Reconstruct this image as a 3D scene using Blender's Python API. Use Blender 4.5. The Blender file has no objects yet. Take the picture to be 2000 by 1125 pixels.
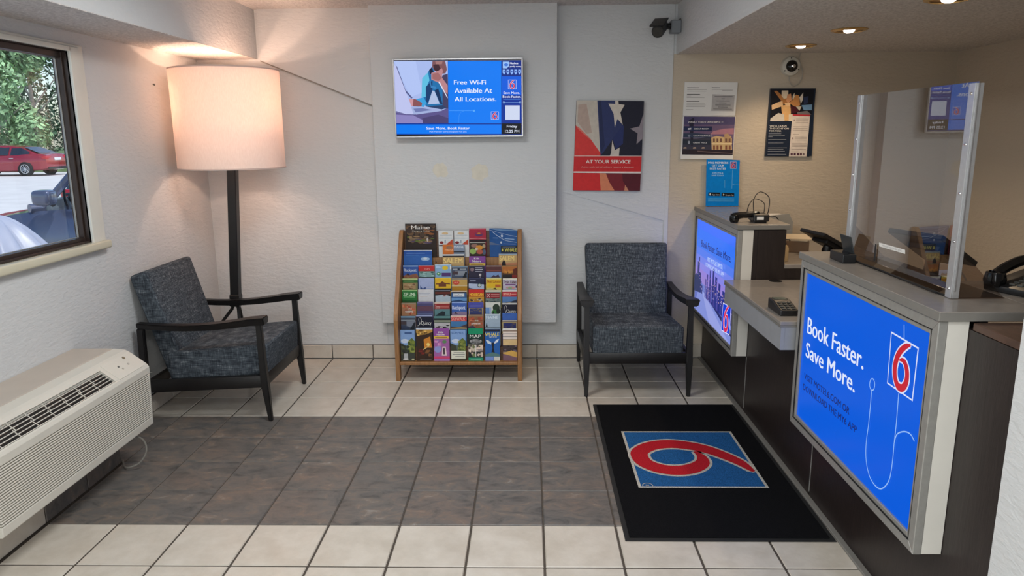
import bpy, bmesh, math, random
from mathutils import Vector, Matrix
from mathutils.geometry import tessellate_polygon

random.seed(7)
S = bpy.context.scene
COL = S.collection

# ------------------------------------------------------------------ camera
FPX, PITCH, YAW, ROLL, EYE = 1415.82267, .2080425, .0244722, -.0092304, 1.6486


def cam_axes():
    cy, sy = math.cos(YAW), math.sin(YAW)
    f0, r0, u0 = Vector((-sy, cy, 0)), Vector((cy, sy, 0)), Vector((0, 0, 1))
    fw = math.cos(PITCH) * f0 - math.sin(PITCH) * u0
    up = math.sin(PITCH) * f0 + math.cos(PITCH) * u0
    rt = math.cos(ROLL) * r0 + math.sin(ROLL) * up
    up2 = -math.sin(ROLL) * r0 + math.cos(ROLL) * up
    return rt, up2, fw


RT, UP, FW = cam_axes()
EYEP = Vector((0, 0, EYE))
cam_d = bpy.data.cameras.new('camera')
cam_d.sensor_width = 36.0
cam_d.lens = FPX * 36.0 / 2000.0
cam_d.clip_start = .05
cam_d.clip_end = 400
cam = bpy.data.objects.new('camera', cam_d)
COL.objects.link(cam)
cam.matrix_world = Matrix(((RT.x, UP.x, -FW.x, 0), (RT.y, UP.y, -FW.y, 0), (RT.z, UP.z, -FW.z, EYE), (0, 0, 0, 1)))
S.camera = cam


def ray(u, v):
    return RT * ((u - 1000) / FPX) - UP * ((v - 562.5) / FPX) + FW


def onY(u, v, Y):
    d = ray(u, v)
    return EYEP + d * (Y / d.y)


def onX(u, v, X):
    d = ray(u, v)
    return EYEP + d * (X / d.x)


def onZ(u, v, z=0.):
    d = ray(u, v)
    return EYEP + d * ((z - EYE) / d.z)


# ------------------------------------------------------------------ world, sun, lights, exposure
S.view_settings.view_transform = 'Standard'
S.view_settings.look = 'None'
S.view_settings.gamma = 1
S.view_settings.use_curve_mapping = False
S.view_settings.exposure = 0.0
W = bpy.data.worlds.new('sky')
S.world = W
W.use_nodes = True
wn = W.node_tree
wn.nodes.clear()
wo = wn.nodes.new('ShaderNodeOutputWorld')
wb = wn.nodes.new('ShaderNodeBackground')
ws = wn.nodes.new('ShaderNodeTexSky')
ws.sky_type = 'NISHITA'
ws.sun_disc = False
ws.sun_elevation = math.radians(58)
ws.sun_rotation = math.radians(70)
wb.inputs['Strength'].default_value = .22
wn.links.new(ws.outputs[0], wb.inputs[0])
wn.links.new(wb.outputs[0], wo.inputs[0])

sun_d = bpy.data.lights.new('sun', 'SUN')
sun_d.energy = 3.2
sun_d.angle = math.radians(.6)
sun_d.color = (1, .96, .9)
sun = bpy.data.objects.new('sun', sun_d)
sun.rotation_euler = (math.radians(18), math.radians(30), 0)
COL.objects.link(sun)


def area(name, loc, sx, sy, power, color, rot=(0, 0, 0)):
    d = bpy.data.lights.new(name, 'AREA')
    d.shape = 'RECTANGLE'
    d.size, d.size_y, d.energy, d.color = sx, sy, power, color
    o = bpy.data.objects.new(name, d)
    o.location = loc
    o.rotation_euler = rot
    COL.objects.link(o)
    return o


area('ceiling_lamp', (-.75, 3.15, 2.49), .6, .6, 30, (.97, .99, 1.0))
area('ceiling_lamp', (-.3, .6, 2.49), 1.2, .6, 46, (.97, .99, 1.0))  # unseen lamp, added as fill
area('ceiling_lamp', (.2, -1.0, 2.49), 1.2, .6, 30, (.97, .99, 1.0))
# added fill light before the solid wall behind the camera, brightens the walls
area('front_fill', (-.3, -2.12, 1.3), 2.4, 2.0, 48, (.88, .95, 1.0), (math.radians(90), 0, 0))


# ------------------------------------------------------------------ materials
def lin(c):
    return tuple(((x / 255) / 12.92 if x / 255 <= .04045 else ((x / 255 + .055) / 1.055) ** 2.4) for x in c)


MATS = {}


def base_mat(name):
    m = bpy.data.materials.new(name)
    m.use_nodes = True
    nt = m.node_tree
    return m, nt, nt.nodes['Principled BSDF']


def mat(name, rgb, rough=.5, metal=0., spec=.5, var=0., vscale=8., bump=0., bscale=60., coat=0.):
    """plain procedural surface: colour with noise variation and a noise bump"""
    if name in MATS:
        return MATS[name]
    m, nt, p = base_mat(name)
    c = lin(rgb)
    p.inputs['Base Color'].default_value = (*c, 1)
    p.inputs['Roughness'].default_value = rough
    p.inputs['Metallic'].default_value = metal
    p.inputs['Specular IOR Level'].default_value = spec
    p.inputs['Coat Weight'].default_value = coat
    tc = nt.nodes.new('ShaderNodeTexCoord')
    if var > 0:
        n = nt.nodes.new('ShaderNodeTexNoise')
        n.inputs['Scale'].default_value = vscale
        n.inputs['Detail'].default_value = 4
        r = nt.nodes.new('ShaderNodeValToRGB')
        r.color_ramp.elements[0].position = .3
        r.color_ramp.elements[1].position = .7
        r.color_ramp.elements[0].color = (*[x * (1 - var) for x in c], 1)
        r.color_ramp.elements[1].color = (*[min(1, x * (1 + var)) for x in c], 1)
        nt.links.new(tc.outputs['Object'], n.inputs['Vector'])
        nt.links.new(n.outputs['Fac'], r.inputs['Fac'])
        nt.links.new(r.outputs['Color'], p.inputs['Base Color'])
    if bump > 0:
        n2 = nt.nodes.new('ShaderNodeTexNoise')
        n2.inputs['Scale'].default_value = bscale
        n2.inputs['Detail'].default_value = 3
        b = nt.nodes.new('ShaderNodeBump')
        b.inputs['Strength'].default_value = bump
        b.inputs['Distance'].default_value = .01
        nt.links.new(tc.outputs['Object'], n2.inputs['Vector'])
        nt.links.new(n2.outputs['Fac'], b.inputs['Height'])
        nt.links.new(b.outputs['Normal'], p.inputs['Normal'])
    MATS[name] = m
    return m


def pm(rgb, rough=.5):
    """ink on paper"""
    return mat('ink_%d_%d_%d' % tuple(int(x) for x in rgb), rgb, rough, spec=.22, var=.06, vscale=40)


def em(rgb, k=1.0):
    """lit screen or backlit film"""
    n = 'lit_%d_%d_%d_%g' % (*[int(x) for x in rgb], k)
    if n in MATS:
        return MATS[n]
    m, nt, p = base_mat(n)
    p.inputs['Base Color'].default_value = (.006, .006, .006, 1)
    p.inputs['Roughness'].default_value = .18
    p.inputs['Emission Color'].default_value = (*lin(rgb), 1)
    p.inputs['Emission Strength'].default_value = k
    p.inputs['Specular IOR Level'].default_value = .06
    MATS[n] = m
    return m


def glassy(name, refl=1.0, tint=(1, 1, 1), rough=0.):
    if name in MATS:
        return MATS[name]
    m = bpy.data.materials.new(name)
    m.use_nodes = True
    nt = m.node_tree
    nt.nodes.clear()
    o = nt.nodes.new('ShaderNodeOutputMaterial')
    mx = nt.nodes.new('ShaderNodeMixShader')
    t = nt.nodes.new('ShaderNodeBsdfTransparent')
    g = nt.nodes.new('ShaderNodeBsdfGlossy')
    fr = nt.nodes.new('ShaderNodeFresnel')
    mul = nt.nodes.new('ShaderNodeMath')
    mul.operation = 'MULTIPLY'
    mul.inputs[1].default_value = refl
    fr.inputs['IOR'].default_value = 1.5
    t.inputs['Color'].default_value = (*tint, 1)
    g.inputs['Roughness'].default_value = rough
    gm = nt.nodes.new('ShaderNodeNewGeometry')
    inv = nt.nodes.new('ShaderNodeMath')
    inv.operation = 'SUBTRACT'
    inv.inputs[0].default_value = 1
    nt.links.new(gm.outputs['Backfacing'], inv.inputs[1])
    m2 = nt.nodes.new('ShaderNodeMath')
    m2.operation = 'MULTIPLY'
    m2.use_clamp = True
    nt.links.new(fr.outputs[0], mul.inputs[0])
    nt.links.new(mul.outputs[0], m2.inputs[0])
    nt.links.new(inv.outputs[0], m2.inputs[1])
    nt.links.new(m2.outputs[0], mx.inputs[0])
    nt.links.new(t.outputs[0], mx.inputs[1])
    nt.links.new(g.outputs[0], mx.inputs[2])
    nt.links.new(mx.outputs[0], o.inputs[0])
    MATS[name] = m
    return m


def ramp_mat(name, build):
    if name in MATS:
        return MATS[name]
    m, nt, p = base_mat(name)
    build(nt, p)
    MATS[name] = m
    return m


def L(nt, a, b):
    nt.links.new(a, b)


def noise(nt, scale, detail=4, rough=.5, vec=None, dist=0.):
    n = nt.nodes.new('ShaderNodeTexNoise')
    n.inputs['Scale'].default_value = scale
    n.inputs['Detail'].default_value = detail
    n.inputs['Roughness'].default_value = rough
    n.inputs['Distortion'].default_value = dist
    if vec is not None:
        L(nt, vec, n.inputs['Vector'])
    return n


def ramp(nt, fac, stops):
    r = nt.nodes.new('ShaderNodeValToRGB')
    e = r.color_ramp.elements
    while len(e) < len(stops):
        e.new(.5)
    for k, (pos, rgb) in enumerate(stops):
        e[k].position = pos
        e[k].color = (*lin(rgb), 1)
    L(nt, fac, r.inputs['Fac'])
    return r


def bumped(nt, p, h, strength, dist=.01):
    b = nt.nodes.new('ShaderNodeBump')
    b.inputs['Strength'].default_value = strength
    b.inputs['Distance'].default_value = dist
    L(nt, h, b.inputs['Height'])
    L(nt, b.outputs['Normal'], p.inputs['Normal'])


def tile_vec(nt, sx=1, sy=1):
    """object coordinates shifted by the per-piece random number, so no two tiles share their clouding"""
    tc = nt.nodes.new('ShaderNodeTexCoord')
    oi = nt.nodes.new('ShaderNodeObjectInfo')
    mul = nt.nodes.new('ShaderNodeMath')
    mul.operation = 'MULTIPLY'
    mul.inputs[1].default_value = 57
    L(nt, oi.outputs['Random'], mul.inputs[0])
    ad = nt.nodes.new('ShaderNodeVectorMath')
    L(nt, tc.outputs['Object'], ad.inputs[0])
    L(nt, mul.outputs[0], ad.inputs[1])
    mp = nt.nodes.new('ShaderNodeMapping')
    mp.inputs['Scale'].default_value = (sx, sy, 1)
    L(nt, ad.outputs[0], mp.inputs['Vector'])
    return mp.outputs[0]


def _light_tile(nt, p):
    v = tile_vec(nt)
    n = noise(nt, 9, 5, .6, v)
    r = ramp(nt, n.outputs['Fac'], [(.3, (186, 177, 163)), (.55, (198, 190, 177)), (.75, (205, 198, 186))])
    L(nt, r.outputs[0], p.inputs['Base Color'])
    p.inputs['Roughness'].default_value = .32
    n2 = noise(nt, 30, 3, .5, v)
    bumped(nt, p, n2.outputs['Fac'], .12)


def _dark_tile(nt, p):
    v = tile_vec(nt, 1, 1.7)
    n = noise(nt, 9, 9, .7, v, .7)
    r = ramp(nt, n.outputs['Fac'], [(.28, (74, 72, 70)), (.42, (106, 102, 98)), (.52, (120, 114, 109)), (.6, (132, 118, 106)), (.70, (160, 156, 150))])
    n1 = noise(nt, 2.6, 3, .5, v)
    r1 = ramp(nt, n1.outputs['Fac'], [(.36, (108, 116, 120)), (.5, (127, 127, 124)), (.64, (144, 126, 112))])
    mx = nt.nodes.new('ShaderNodeMix')
    mx.data_type = 'RGBA'
    mx.blend_type = 'OVERLAY'
    mx.inputs[0].default_value = .42
    L(nt, r.outputs[0], mx.inputs[6])
    L(nt, r1.outputs[0], mx.inputs[7])
    L(nt, mx.outputs[2], p.inputs['Base Color'])
    p.inputs['Roughness'].default_value = .42
    bumped(nt, p, n.outputs['Fac'], .25)


def _fabric(nt, p):
    tc = nt.nodes.new('ShaderNodeTexCoord')
    outs = []
    for sc in ((16, 16, 230), (230, 230, 16), (16, 230, 30)):
        mp = nt.nodes.new('ShaderNodeMapping')
        mp.inputs['Scale'].default_value = sc
        L(nt, tc.outputs['Object'], mp.inputs['Vector'])
        outs.append(noise(nt, 1, 3, .6, mp.outputs[0]).outputs['Fac'])
    a = nt.nodes.new('ShaderNodeMath')
    a.operation = 'ADD'
    L(nt, outs[0], a.inputs[0])
    L(nt, outs[1], a.inputs[1])
    b = nt.nodes.new('ShaderNodeMath')
    b.operation = 'ADD'
    L(nt, a.outputs[0], b.inputs[0])
    L(nt, outs[2], b.inputs[1])
    d = nt.nodes.new('ShaderNodeMath')
    d.operation = 'MULTIPLY'
    d.inputs[1].default_value = .3333
    L(nt, b.outputs[0], d.inputs[0])
    r = ramp(nt, d.outputs[0], [(.37, (33, 37, 42)), (.47, (60, 66, 73)), (.55, (86, 93, 99)), (.65, (144, 149, 152))])
    L(nt, r.outputs[0], p.inputs['Base Color'])
    p.inputs['Roughness'].default_value = .9
    p.inputs['Specular IOR Level'].default_value = .15
    bumped(nt, p, d.outputs[0], .35, .004)


def _wood(rgb0, rgb1, sc=(3, 40, 3)):
    def f(nt, p):
        tc = nt.nodes.new('ShaderNodeTexCoord')
        mp = nt.nodes.new('ShaderNodeMapping')
        mp.inputs['Scale'].default_value = sc
        L(nt, tc.outputs['Object'], mp.inputs['Vector'])
        n = noise(nt, 3, 6, .6, mp.outputs[0], .6)
        r = ramp(nt, n.outputs['Fac'], [(.3, rgb0), (.7, rgb1)])
        L(nt, r.outputs[0], p.inputs['Base Color'])
        p.inputs['Roughness'].default_value = .42
        bumped(nt, p, n.outputs['Fac'], .08)
    return f


def _popcorn(nt, p):
    tc = nt.nodes.new('ShaderNodeTexCoord')
    n = noise(nt, 70, 3, .7, tc.outputs['Object'])
    r = ramp(nt, n.outputs['Fac'], [(.35, (186, 180, 176)), (.65, (222, 217, 212))])
    L(nt, r.outputs[0], p.inputs['Base Color'])
    p.inputs['Roughness'].default_value = .95
    bumped(nt, p, n.outputs['Fac'], .7, .010)


def _wall(nt, p):
    tc = nt.nodes.new('ShaderNodeTexCoord')
    p.inputs['Base Color'].default_value = (*lin((206, 207, 206)), 1)
    p.inputs['Roughness'].default_value = .62
    p.inputs['Specular IOR Level'].default_value = .3
    mp = nt.nodes.new('ShaderNodeMapping')
    mp.inputs['Scale'].default_value = (22, 22, 55)
    L(nt, tc.outputs['Object'], mp.inputs['Vector'])
    n = noise(nt, 1, 3, .55, mp.outputs[0], .4)
    bumped(nt, p, n.outputs['Fac'], .5, .008)


def _carpet(rgb):
    def f(nt, p):
        tc = nt.nodes.new('ShaderNodeTexCoord')
        n = noise(nt, 260, 3, .7, tc.outputs['Object'])
        c0 = tuple(x * .72 for x in rgb)
        c1 = tuple(min(255, x * 1.18 + 2) for x in rgb)
        r = ramp(nt, n.outputs['Fac'], [(.35, c0), (.68, c1)])
        L(nt, r.outputs[0], p.inputs['Base Color'])
        p.inputs['Roughness'].default_value = .98
        p.inputs['Specular IOR Level'].default_value = .05
        bumped(nt, p, n.outputs['Fac'], .5, .006)
    return f


def _shade(nt, p):
    nt.nodes.remove(p)
    o = [n for n in nt.nodes if n.type == 'OUTPUT_MATERIAL'][0]
    tc = nt.nodes.new('ShaderNodeTexCoord')
    mp = nt.nodes.new('ShaderNodeMapping')
    mp.inputs['Scale'].default_value = (260, 260, 40)
    L(nt, tc.outputs['Object'], mp.inputs['Vector'])
    n = noise(nt, 1, 2, .5, mp.outputs[0])
    r = ramp(nt, n.outputs['Fac'], [(.3, (244, 230, 220)), (.7, (251, 239, 230))])
    d = nt.nodes.new('ShaderNodeBsdfDiffuse')
    t = nt.nodes.new('ShaderNodeBsdfTranslucent')
    L(nt, r.outputs[0], d.inputs[0])
    L(nt, r.outputs[0], t.inputs[0])
    mx = nt.nodes.new('ShaderNodeMixShader')
    mx.inputs[0].default_value = .34
    L(nt, d.outputs[0], mx.inputs[1])
    L(nt, t.outputs[0], mx.inputs[2])
    L(nt, mx.outputs[0], o.inputs[0])


WALL = ramp_mat('painted_wall', _wall)


def _wall2(nt, p):
    _wall(nt, p)
    p.inputs['Base Color'].default_value = (*lin((196, 183, 164)), 1)


WALLB = ramp_mat('beige_wall', _wall2)
POP = ramp_mat('popcorn_ceiling', _popcorn)
TLIGHT = ramp_mat('cream_tile', _light_tile)
TDARK = ramp_mat('slate_tile', _dark_tile)
GROUT = mat('dark_grout', (72, 64, 56), .9, var=.2, vscale=40)
FABRIC = ramp_mat('woven_fabric', _fabric)
EBONY = ramp_mat('black_wood', _wood((15, 13, 13), (26, 23, 22)))
OAK = ramp_mat('oak', _wood((128, 88, 50), (166, 120, 74), (30, 4, 3)))
OAKD = ramp_mat('dark_oak', _wood((64, 40, 24), (98, 64, 38), (3, 40, 30)))
SHADE = ramp_mat('shade_linen', _shade)
LAMINATE = ramp_mat('espresso_laminate', _wood((30, 22, 20), (42, 33, 30), (30, 30, 3)))
GREYTOP = mat('grey_laminate', (142, 136, 129), .22, var=.05, vscale=30)
GREYEDGE = mat('grey_edge', (122, 119, 113), .4, var=.04, vscale=30)
APRON = mat('grey_apron', (150, 152, 155), .45, var=.04, vscale=20)
WHITE = mat('white_laminate', (214, 210, 200), .45, var=.03, vscale=10)
SILVER = mat('brushed_aluminium', (158, 156, 150), .42, .35, var=.06, vscale=60)
ALU = mat('aluminium', (196, 196, 196), .3, .6, var=.05, vscale=80)
DGREY = mat('dark_grey_metal', (96, 96, 92), .5, .3, var=.05)
BLACK = mat('black_plastic', (20, 20, 22), .4, var=.1, vscale=30)
BLACKG = mat('glossy_black', (12, 12, 14), .12, var=.05)
RUBBER = mat('black_rubber', (17, 17, 17), .8, var=.15, vscale=40)
IVORY = mat('ivory_plastic', (206, 202, 190), .45, var=.03, vscale=6)
IVORYD = mat('warm_grey_plastic', (176, 169, 158), .5, var=.03, vscale=6)
SLEEVE = mat('tan_metal', (184, 174, 162), .5, var=.04, vscale=6)
CASING = mat('cream_paint', (216, 214, 203), .4, var=.03, vscale=8)
SILL = mat('almond_sill', (206, 200, 176), .3, var=.03, vscale=8)
BRONZE = mat('bronze_frame', (58, 46, 40), .35, .3, var=.12, vscale=20)
CHROME = mat('chrome', (220, 220, 220), .12, 1.)
PAPER = mat('white_paper', (226, 224, 220), .6, var=.02)
GLASS = glassy('window_glass', 1.2, (.96, .98, 1.0))
ACRYL = glassy('clear_acrylic', 2.8, (.93, .92, .92), .004)
ACRYLT = glassy('tinted_acrylic', 1.5, (.72, .66, .62), .05)


# ------------------------------------------------------------------ mesh builder
def org(o):
    v = Vector((0, 0, 0))
    while o is not None:
        v += o.location
        o = o.parent
    return v


class MB:
    def __init__(s):
        s.v, s.f, s.mi, s.m = [], [], [], []

    def mid(s, m):
        if m not in s.m:
            s.m.append(m)
        return s.m.index(m)

    def add(s, vs, fs, m):
        o = len(s.v)
        k = s.mid(m)
        s.v += [tuple(x) for x in vs]
        for f in fs:
            s.f.append([i + o for i in f])
            s.mi.append(k)

    def box(s, a, b, m, bev=0., seg=1):
        a, b = Vector(a), Vector(b)
        lo = Vector([min(a[i], b[i]) for i in range(3)])
        hi = Vector([max(a[i], b[i]) for i in range(3)])
        if bev <= 0:
            x0, y0, z0 = lo
            x1, y1, z1 = hi
            s.add([(x0, y0, z0), (x1, y0, z0), (x1, y1, z0), (x0, y1, z0), (x0, y0, z1), (x1, y0, z1), (x1, y1, z1), (x0, y1, z1)],
                  [(0, 3, 2, 1), (4, 5, 6, 7), (0, 1, 5, 4), (1, 2, 6, 5), (2, 3, 7, 6), (3, 0, 4, 7)], m)
            return s
        bm = bmesh.new()
        bmesh.ops.create_cube(bm, size=1)
        for q in bm.verts:
            q.co = Vector([lo[i] + (q.co[i] + .5) * (hi[i] - lo[i]) for i in range(3)])
        bmesh.ops.bevel(bm, geom=bm.edges[:], offset=bev, segments=seg, affect='EDGES', profile=.5)
        s.bm(bm, m)
        return s

    def bm(s, bm, m, mtx=None):
        bm.verts.ensure_lookup_table()
        vs = [(mtx @ q.co if mtx else q.co.copy()) for q in bm.verts]
        s.add(vs, [[q.index for q in f.verts] for f in bm.faces], m)
        bm.free()

    def obox(s, c, ax, ay, az, m, bev=0., seg=1):
        """box with centre c and half-extent vectors"""
        bm = bmesh.new()
        bmesh.ops.create_cube(bm, size=2)
        c, ax, ay, az = Vector(c), Vector(ax), Vector(ay), Vector(az)
        for q in bm.verts:
            q.co = c + ax * q.co.x + ay * q.co.y + az * q.co.z
        if bev > 0:
            bmesh.ops.bevel(bm, geom=bm.edges[:], offset=bev, segments=seg, affect='EDGES', profile=.5)
        bmesh.ops.recalc_face_normals(bm, faces=bm.faces[:])
        s.bm(bm, m)
        return s

    def prism(s, pts, d, m, bev=0., seg=2):
        """closed polygon of 3D points extruded along vector d"""
        bm = bmesh.new()
        n = len(pts)
        a = [bm.verts.new(Vector(p)) for p in pts]
        b = [bm.verts.new(Vector(p) + Vector(d)) for p in pts]
        bm.faces.new(a)
        bm.faces.new(b[::-1])
        for i in range(n):
            j = (i + 1) % n
            bm.faces.new((a[j], a[i], b[i], b[j]))
        bmesh.ops.recalc_face_normals(bm, faces=bm.faces[:])
        if bev > 0:
            bmesh.ops.bevel(bm, geom=bm.edges[:], offset=bev, segments=seg, affect='EDGES', profile=.5)
        s.bm(bm, m)
        return s

    def poly(s, pts, m):
        s.add(pts, [list(range(len(pts)))], m)
        return s

    def tube(s, path, r, m, n=8, cap=True, closed=False):
        path = [Vector(p) for p in path]
        k = len(path)
        rs = r if isinstance(r, (list, tuple)) else [r] * k
        vs, fs = [], []
        prev = None
        for i in range(k):
            if closed:
                t = path[(i + 1) % k] - path[i - 1]
            else:
                t = path[min(i + 1, k - 1)] - path[max(i - 1, 0)]
            t.normalize()
            if prev is None:
                prev = t.orthogonal().normalized()
            a = (prev - t * prev.dot(t))
            if a.length < 1e-6:
                a = t.orthogonal()
            a.normalize()
            prev = a
            b = t.cross(a)
            for j in range(n):
                w = 2 * math.pi * j / n
                vs.append(path[i] + (a * math.cos(w) + b * math.sin(w)) * rs[i])
        for i in range(k if closed else k - 1):
            i2 = (i + 1) % k
            for j in range(n):
                j2 = (j + 1) % n
                fs.append((i * n + j, i * n + j2, i2 * n + j2, i2 * n + j))
        if cap and not closed:
            fs.append(list(range(n))[::-1])
            fs.append([(k - 1) * n + j for j in range(n)])
        s.add(vs, fs, m)
        return s

    def lathe(s, prof, c, m, n=32, ax='Z', arc=None):
        """profile [(r, h)] turned about an axis through c"""
        c = Vector(c)
        vs, fs = [], []
        for r, h in prof:
            for j in range(n):
                w = 2 * math.pi * j / n
                x, y = r * math.cos(w), r * math.sin(w)
                p = {'Z': (x, y, h), 'Y': (x, -h, y), 'X': (-h, x, y)}[ax]
                vs.append(c + Vector(p))
        for i in range(len(prof) - 1):
            for j in range(n):
                j2 = (j + 1) % n
                fs.append((i * n + j, i * n + j2, (i + 1) * n + j2, (i + 1) * n + j))
        if prof[0][0] > 1e-6:
            fs.append(list(range(n))[::-1])
        if prof[-1][0] > 1e-6:
            fs.append([(len(prof) - 1) * n + j for j in range(n)])
        s.add(vs, fs, m)
        return s

    def ring(s, prof, c, m, n=32, ax='Z'):
        """closed profile turned (no caps)"""
        c = Vector(c)
        vs, fs = [], []
        k = len(prof)
        for r, h in prof:
            for j in range(n):
                w = 2 * math.pi * j / n
                x, y = r * math.cos(w), r * math.sin(w)
                p = {'Z': (x, y, h), 'Y': (x, -h, y), 'X': (-h, x, y)}[ax]
                vs.append(c + Vector(p))
        for i in range(k):
            i2 = (i + 1) % k
            for j in range(n):
                j2 = (j + 1) % n
                fs.append((i * n + j, i * n + j2, i2 * n + j2, i2 * n + j))
        s.add(vs, fs, m)
        return s

    def build(s, name, parent=None, smooth=False, angle=35):
        o0 = org(parent)
        me = bpy.data.meshes.new(name)
        me.from_pydata([(x - o0.x, y - o0.y, z - o0.z) for x, y, z in s.v], [], s.f)
        for m in s.m:
            me.materials.append(m)
        me.polygons.foreach_set('material_index', s.mi)
        if smooth:
            me.polygons.foreach_set('use_smooth', [True] * len(me.polygons))
            bm = bmesh.new()
            bm.from_mesh(me)
            th = math.radians(angle)
            for e in bm.edges:
                if len(e.link_faces) == 2 and e.calc_face_angle(0) > th:
                    e.smooth = False
            bm.to_mesh(me)
            bm.free()
        me.update()
        o = bpy.data.objects.new(name, me)
        COL.objects.link(o)
        if parent:
            o.parent = parent
        return o


def thing(name, label, cat, loc, group=None, rz=0):
    o = bpy.data.objects.new(name, None)
    o.empty_display_size = .1
    o.location = loc
    o.rotation_euler = (0, 0, rz)
    COL.objects.link(o)
    o['label'] = label
    o['category'] = cat
    if group:
        o['group'] = group
    return o


def tag(o, label, cat, group=None):
    o['label'] = label
    o['category'] = cat
    if group:
        o['group'] = group
    return o


def struct(o):
    o['kind'] = 'structure'
    return o


def copy_tree(o, parent=None):
    c = o.copy()
    COL.objects.link(c)
    if parent:
        c.parent = parent
    for ch in list(o.children):
        copy_tree(ch, c)
    return c


# ------------------------------------------------------------------ flat print: text, shapes, layered on a plane
TXT = {}


def text_geo(body, bold=0.):
    key = (body, bold)
    if key in TXT:
        return TXT[key]
    cu = bpy.data.curves.new('t', 'FONT')
    cu.body = body
    cu.size = 1
    cu.resolution_u = 3
    cu.offset = bold
    ob = bpy.data.objects.new('t', cu)
    me = ob.to_mesh()
    vs = [(v.co.x, v.co.y) for v in me.vertices]
    fs = [list(p.vertices) for p in me.polygons]
    ob.to_mesh_clear()
    bpy.data.objects.remove(ob)
    bpy.data.curves.remove(cu)
    if not vs:
        vs, fs = [(0, 0), (1, 0), (1, 1)], []
    x0, x1 = min(v[0] for v in vs), max(v[0] for v in vs)
    TXT[key] = ([((x - x0) / (x1 - x0), y / .729) for x, y in vs], fs)
    return TXT[key]


class Sheet:
    """flat print: P maps 2D coordinates to a point of the plane, n is the plane's normal"""

    def __init__(s, P, n, ink=pm, step=.0003, off=.0006):
        s.P, s.n, s.ink, s.step, s.o = P, Vector(n), ink, step, off
        s.mb = MB()
        s.tl = []

    def at(s, x, y):
        return s.P(x, y) + s.n * s.o

    def up(s):
        s.o += s.step

    def poly(s, pts, rgb):
        s.up()
        q = [s.at(*p) for p in pts]
        nn = Vector((0, 0, 0))
        for i in range(len(q)):
            nn += (q[i] - q[0]).cross(q[(i + 1) % len(q)] - q[0])
        if nn.dot(s.n) < 0:
            q.reverse()
        if len(q) <= 4:
            s.mb.poly(q, s.ink(rgb))
        else:
            fs = []
            for f in tessellate_polygon([q]):
                f = list(f)
                if (q[f[1]] - q[f[0]]).cross(q[f[2]] - q[f[0]]).dot(s.n) < 0:
                    f.reverse()
                fs.append(f)
            s.mb.add(q, fs, s.ink(rgb))
        return s

    def rect(s, x0, y0, x1, y1, rgb):
        return s.poly([(x0, y0), (x1, y0), (x1, y1), (x0, y1)], rgb)

    def ell(s, cx, cy, rx, ry, rgb, n=20):
        return s.poly([(cx + rx * math.cos(2 * math.pi * i / n), cy + ry * math.sin(2 * math.pi * i / n)) for i in range(n)], rgb)

    def line(s, pts, w, rgb, closed=False):
        """ribbon, w in sheet units (number or list)"""
        s.up()
        k = len(pts)
        ws_ = w if isinstance(w, (list, tuple)) else [w] * k
        vs, fs = [], []
        for i in range(k):
            a = pts[(i - 1) % k] if closed or i > 0 else pts[i]
            b = pts[(i + 1) % k] if closed or i < k - 1 else pts[i]
            dx, dy = b[0] - a[0], b[1] - a[1]
            l = math.hypot(dx, dy) or 1
            nx, ny = -dy / l * ws_[i] / 2, dx / l * ws_[i] / 2
            if closed and k == 4 or not closed and 0 < i < k - 1:
                # mitre length
                ux, uy = pts[i][0] - a[0], pts[i][1] - a[1]
                ul = math.hypot(ux, uy) or 1
                cosv = abs((ux * dx + uy * dy) / (ul * l))
                if cosv > .3:
                    nx, ny = nx / cosv, ny / cosv
            vs += [s.at(pts[i][0] + nx, pts[i][1] + ny), s.at(pts[i][0] - nx, pts[i][1] - ny)]
        for i in range(k if closed else k - 1):
            j = (i + 1) % k
            f = [2 * i, 2 * i + 1, 2 * j + 1, 2 * j]
            nn = (vs[f[1]] - vs[f[0]]).cross(vs[f[2]] - vs[f[0]])
            fs.append(f if nn.dot(s.n) > 0 else f[::-1])
        s.mb.add(vs, fs, s.ink(rgb))
        return s

    def text(s, body, pl, pr, pt, rgb, bold=0.):
        """baseline from pl to pr, cap line starting at pt"""
        s.up()
        g, fs = text_geo(body)
        A, B, T = s.at(*pl), s.at(*pr), s.at(*pt)
        flip = (B - A).cross(T - A).dot(s.n) < 0
        tm = MB()
        wd = (B - A).normalized() * ((T - A).length * .028)
        for k, sh in enumerate((-1, 1) if bold > 0 else (0,)):     # heavier weight: the outline laid twice, a hair apart
            vs = [A + (B - A) * x + (T - A) * y + wd * sh + s.n * (.00002 * k) for x, y in g]
            tm.add(vs, [f[::-1] if flip else f for f in fs], s.ink(rgb))
        s.tl.append(tm)
        return s

    def tx(s, body, x0, x1, yb, yc, rgb, bold=0.):
        return s.text(body, (x0, yb), (x1, yb), (x0, yc), rgb, bold)

    def build(s, name, parent):
        if name == 'lettering':        # each line of words is a part of its own
            for tm in s.tl:
                o = tm.build(name, parent)
        else:
            for tm in s.tl:
                s.mb.add(tm.v, tm.f, tm.m[0])
            o = s.mb.build(name, parent)
        s.mb, s.tl = MB(), []
        return o


def spline(pts, n=8):
    out = []
    k = len(pts)
    for i in range(k - 1):
        p0, p1, p2, p3 = pts[max(i - 1, 0)], pts[i], pts[i + 1], pts[min(i + 2, k - 1)]
        for j in range(n):
            t = j / n
            out.append(tuple(.5 * ((2 * b) + (-a + c) * t + (2 * a - 5 * b + 4 * c - d) * t * t + (-a + 3 * b - 3 * c + d) * t ** 3)
                             for a, b, c, d in zip(p0, p1, p2, p3)))
    out.append(tuple(pts[-1]))
    return out


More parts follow.
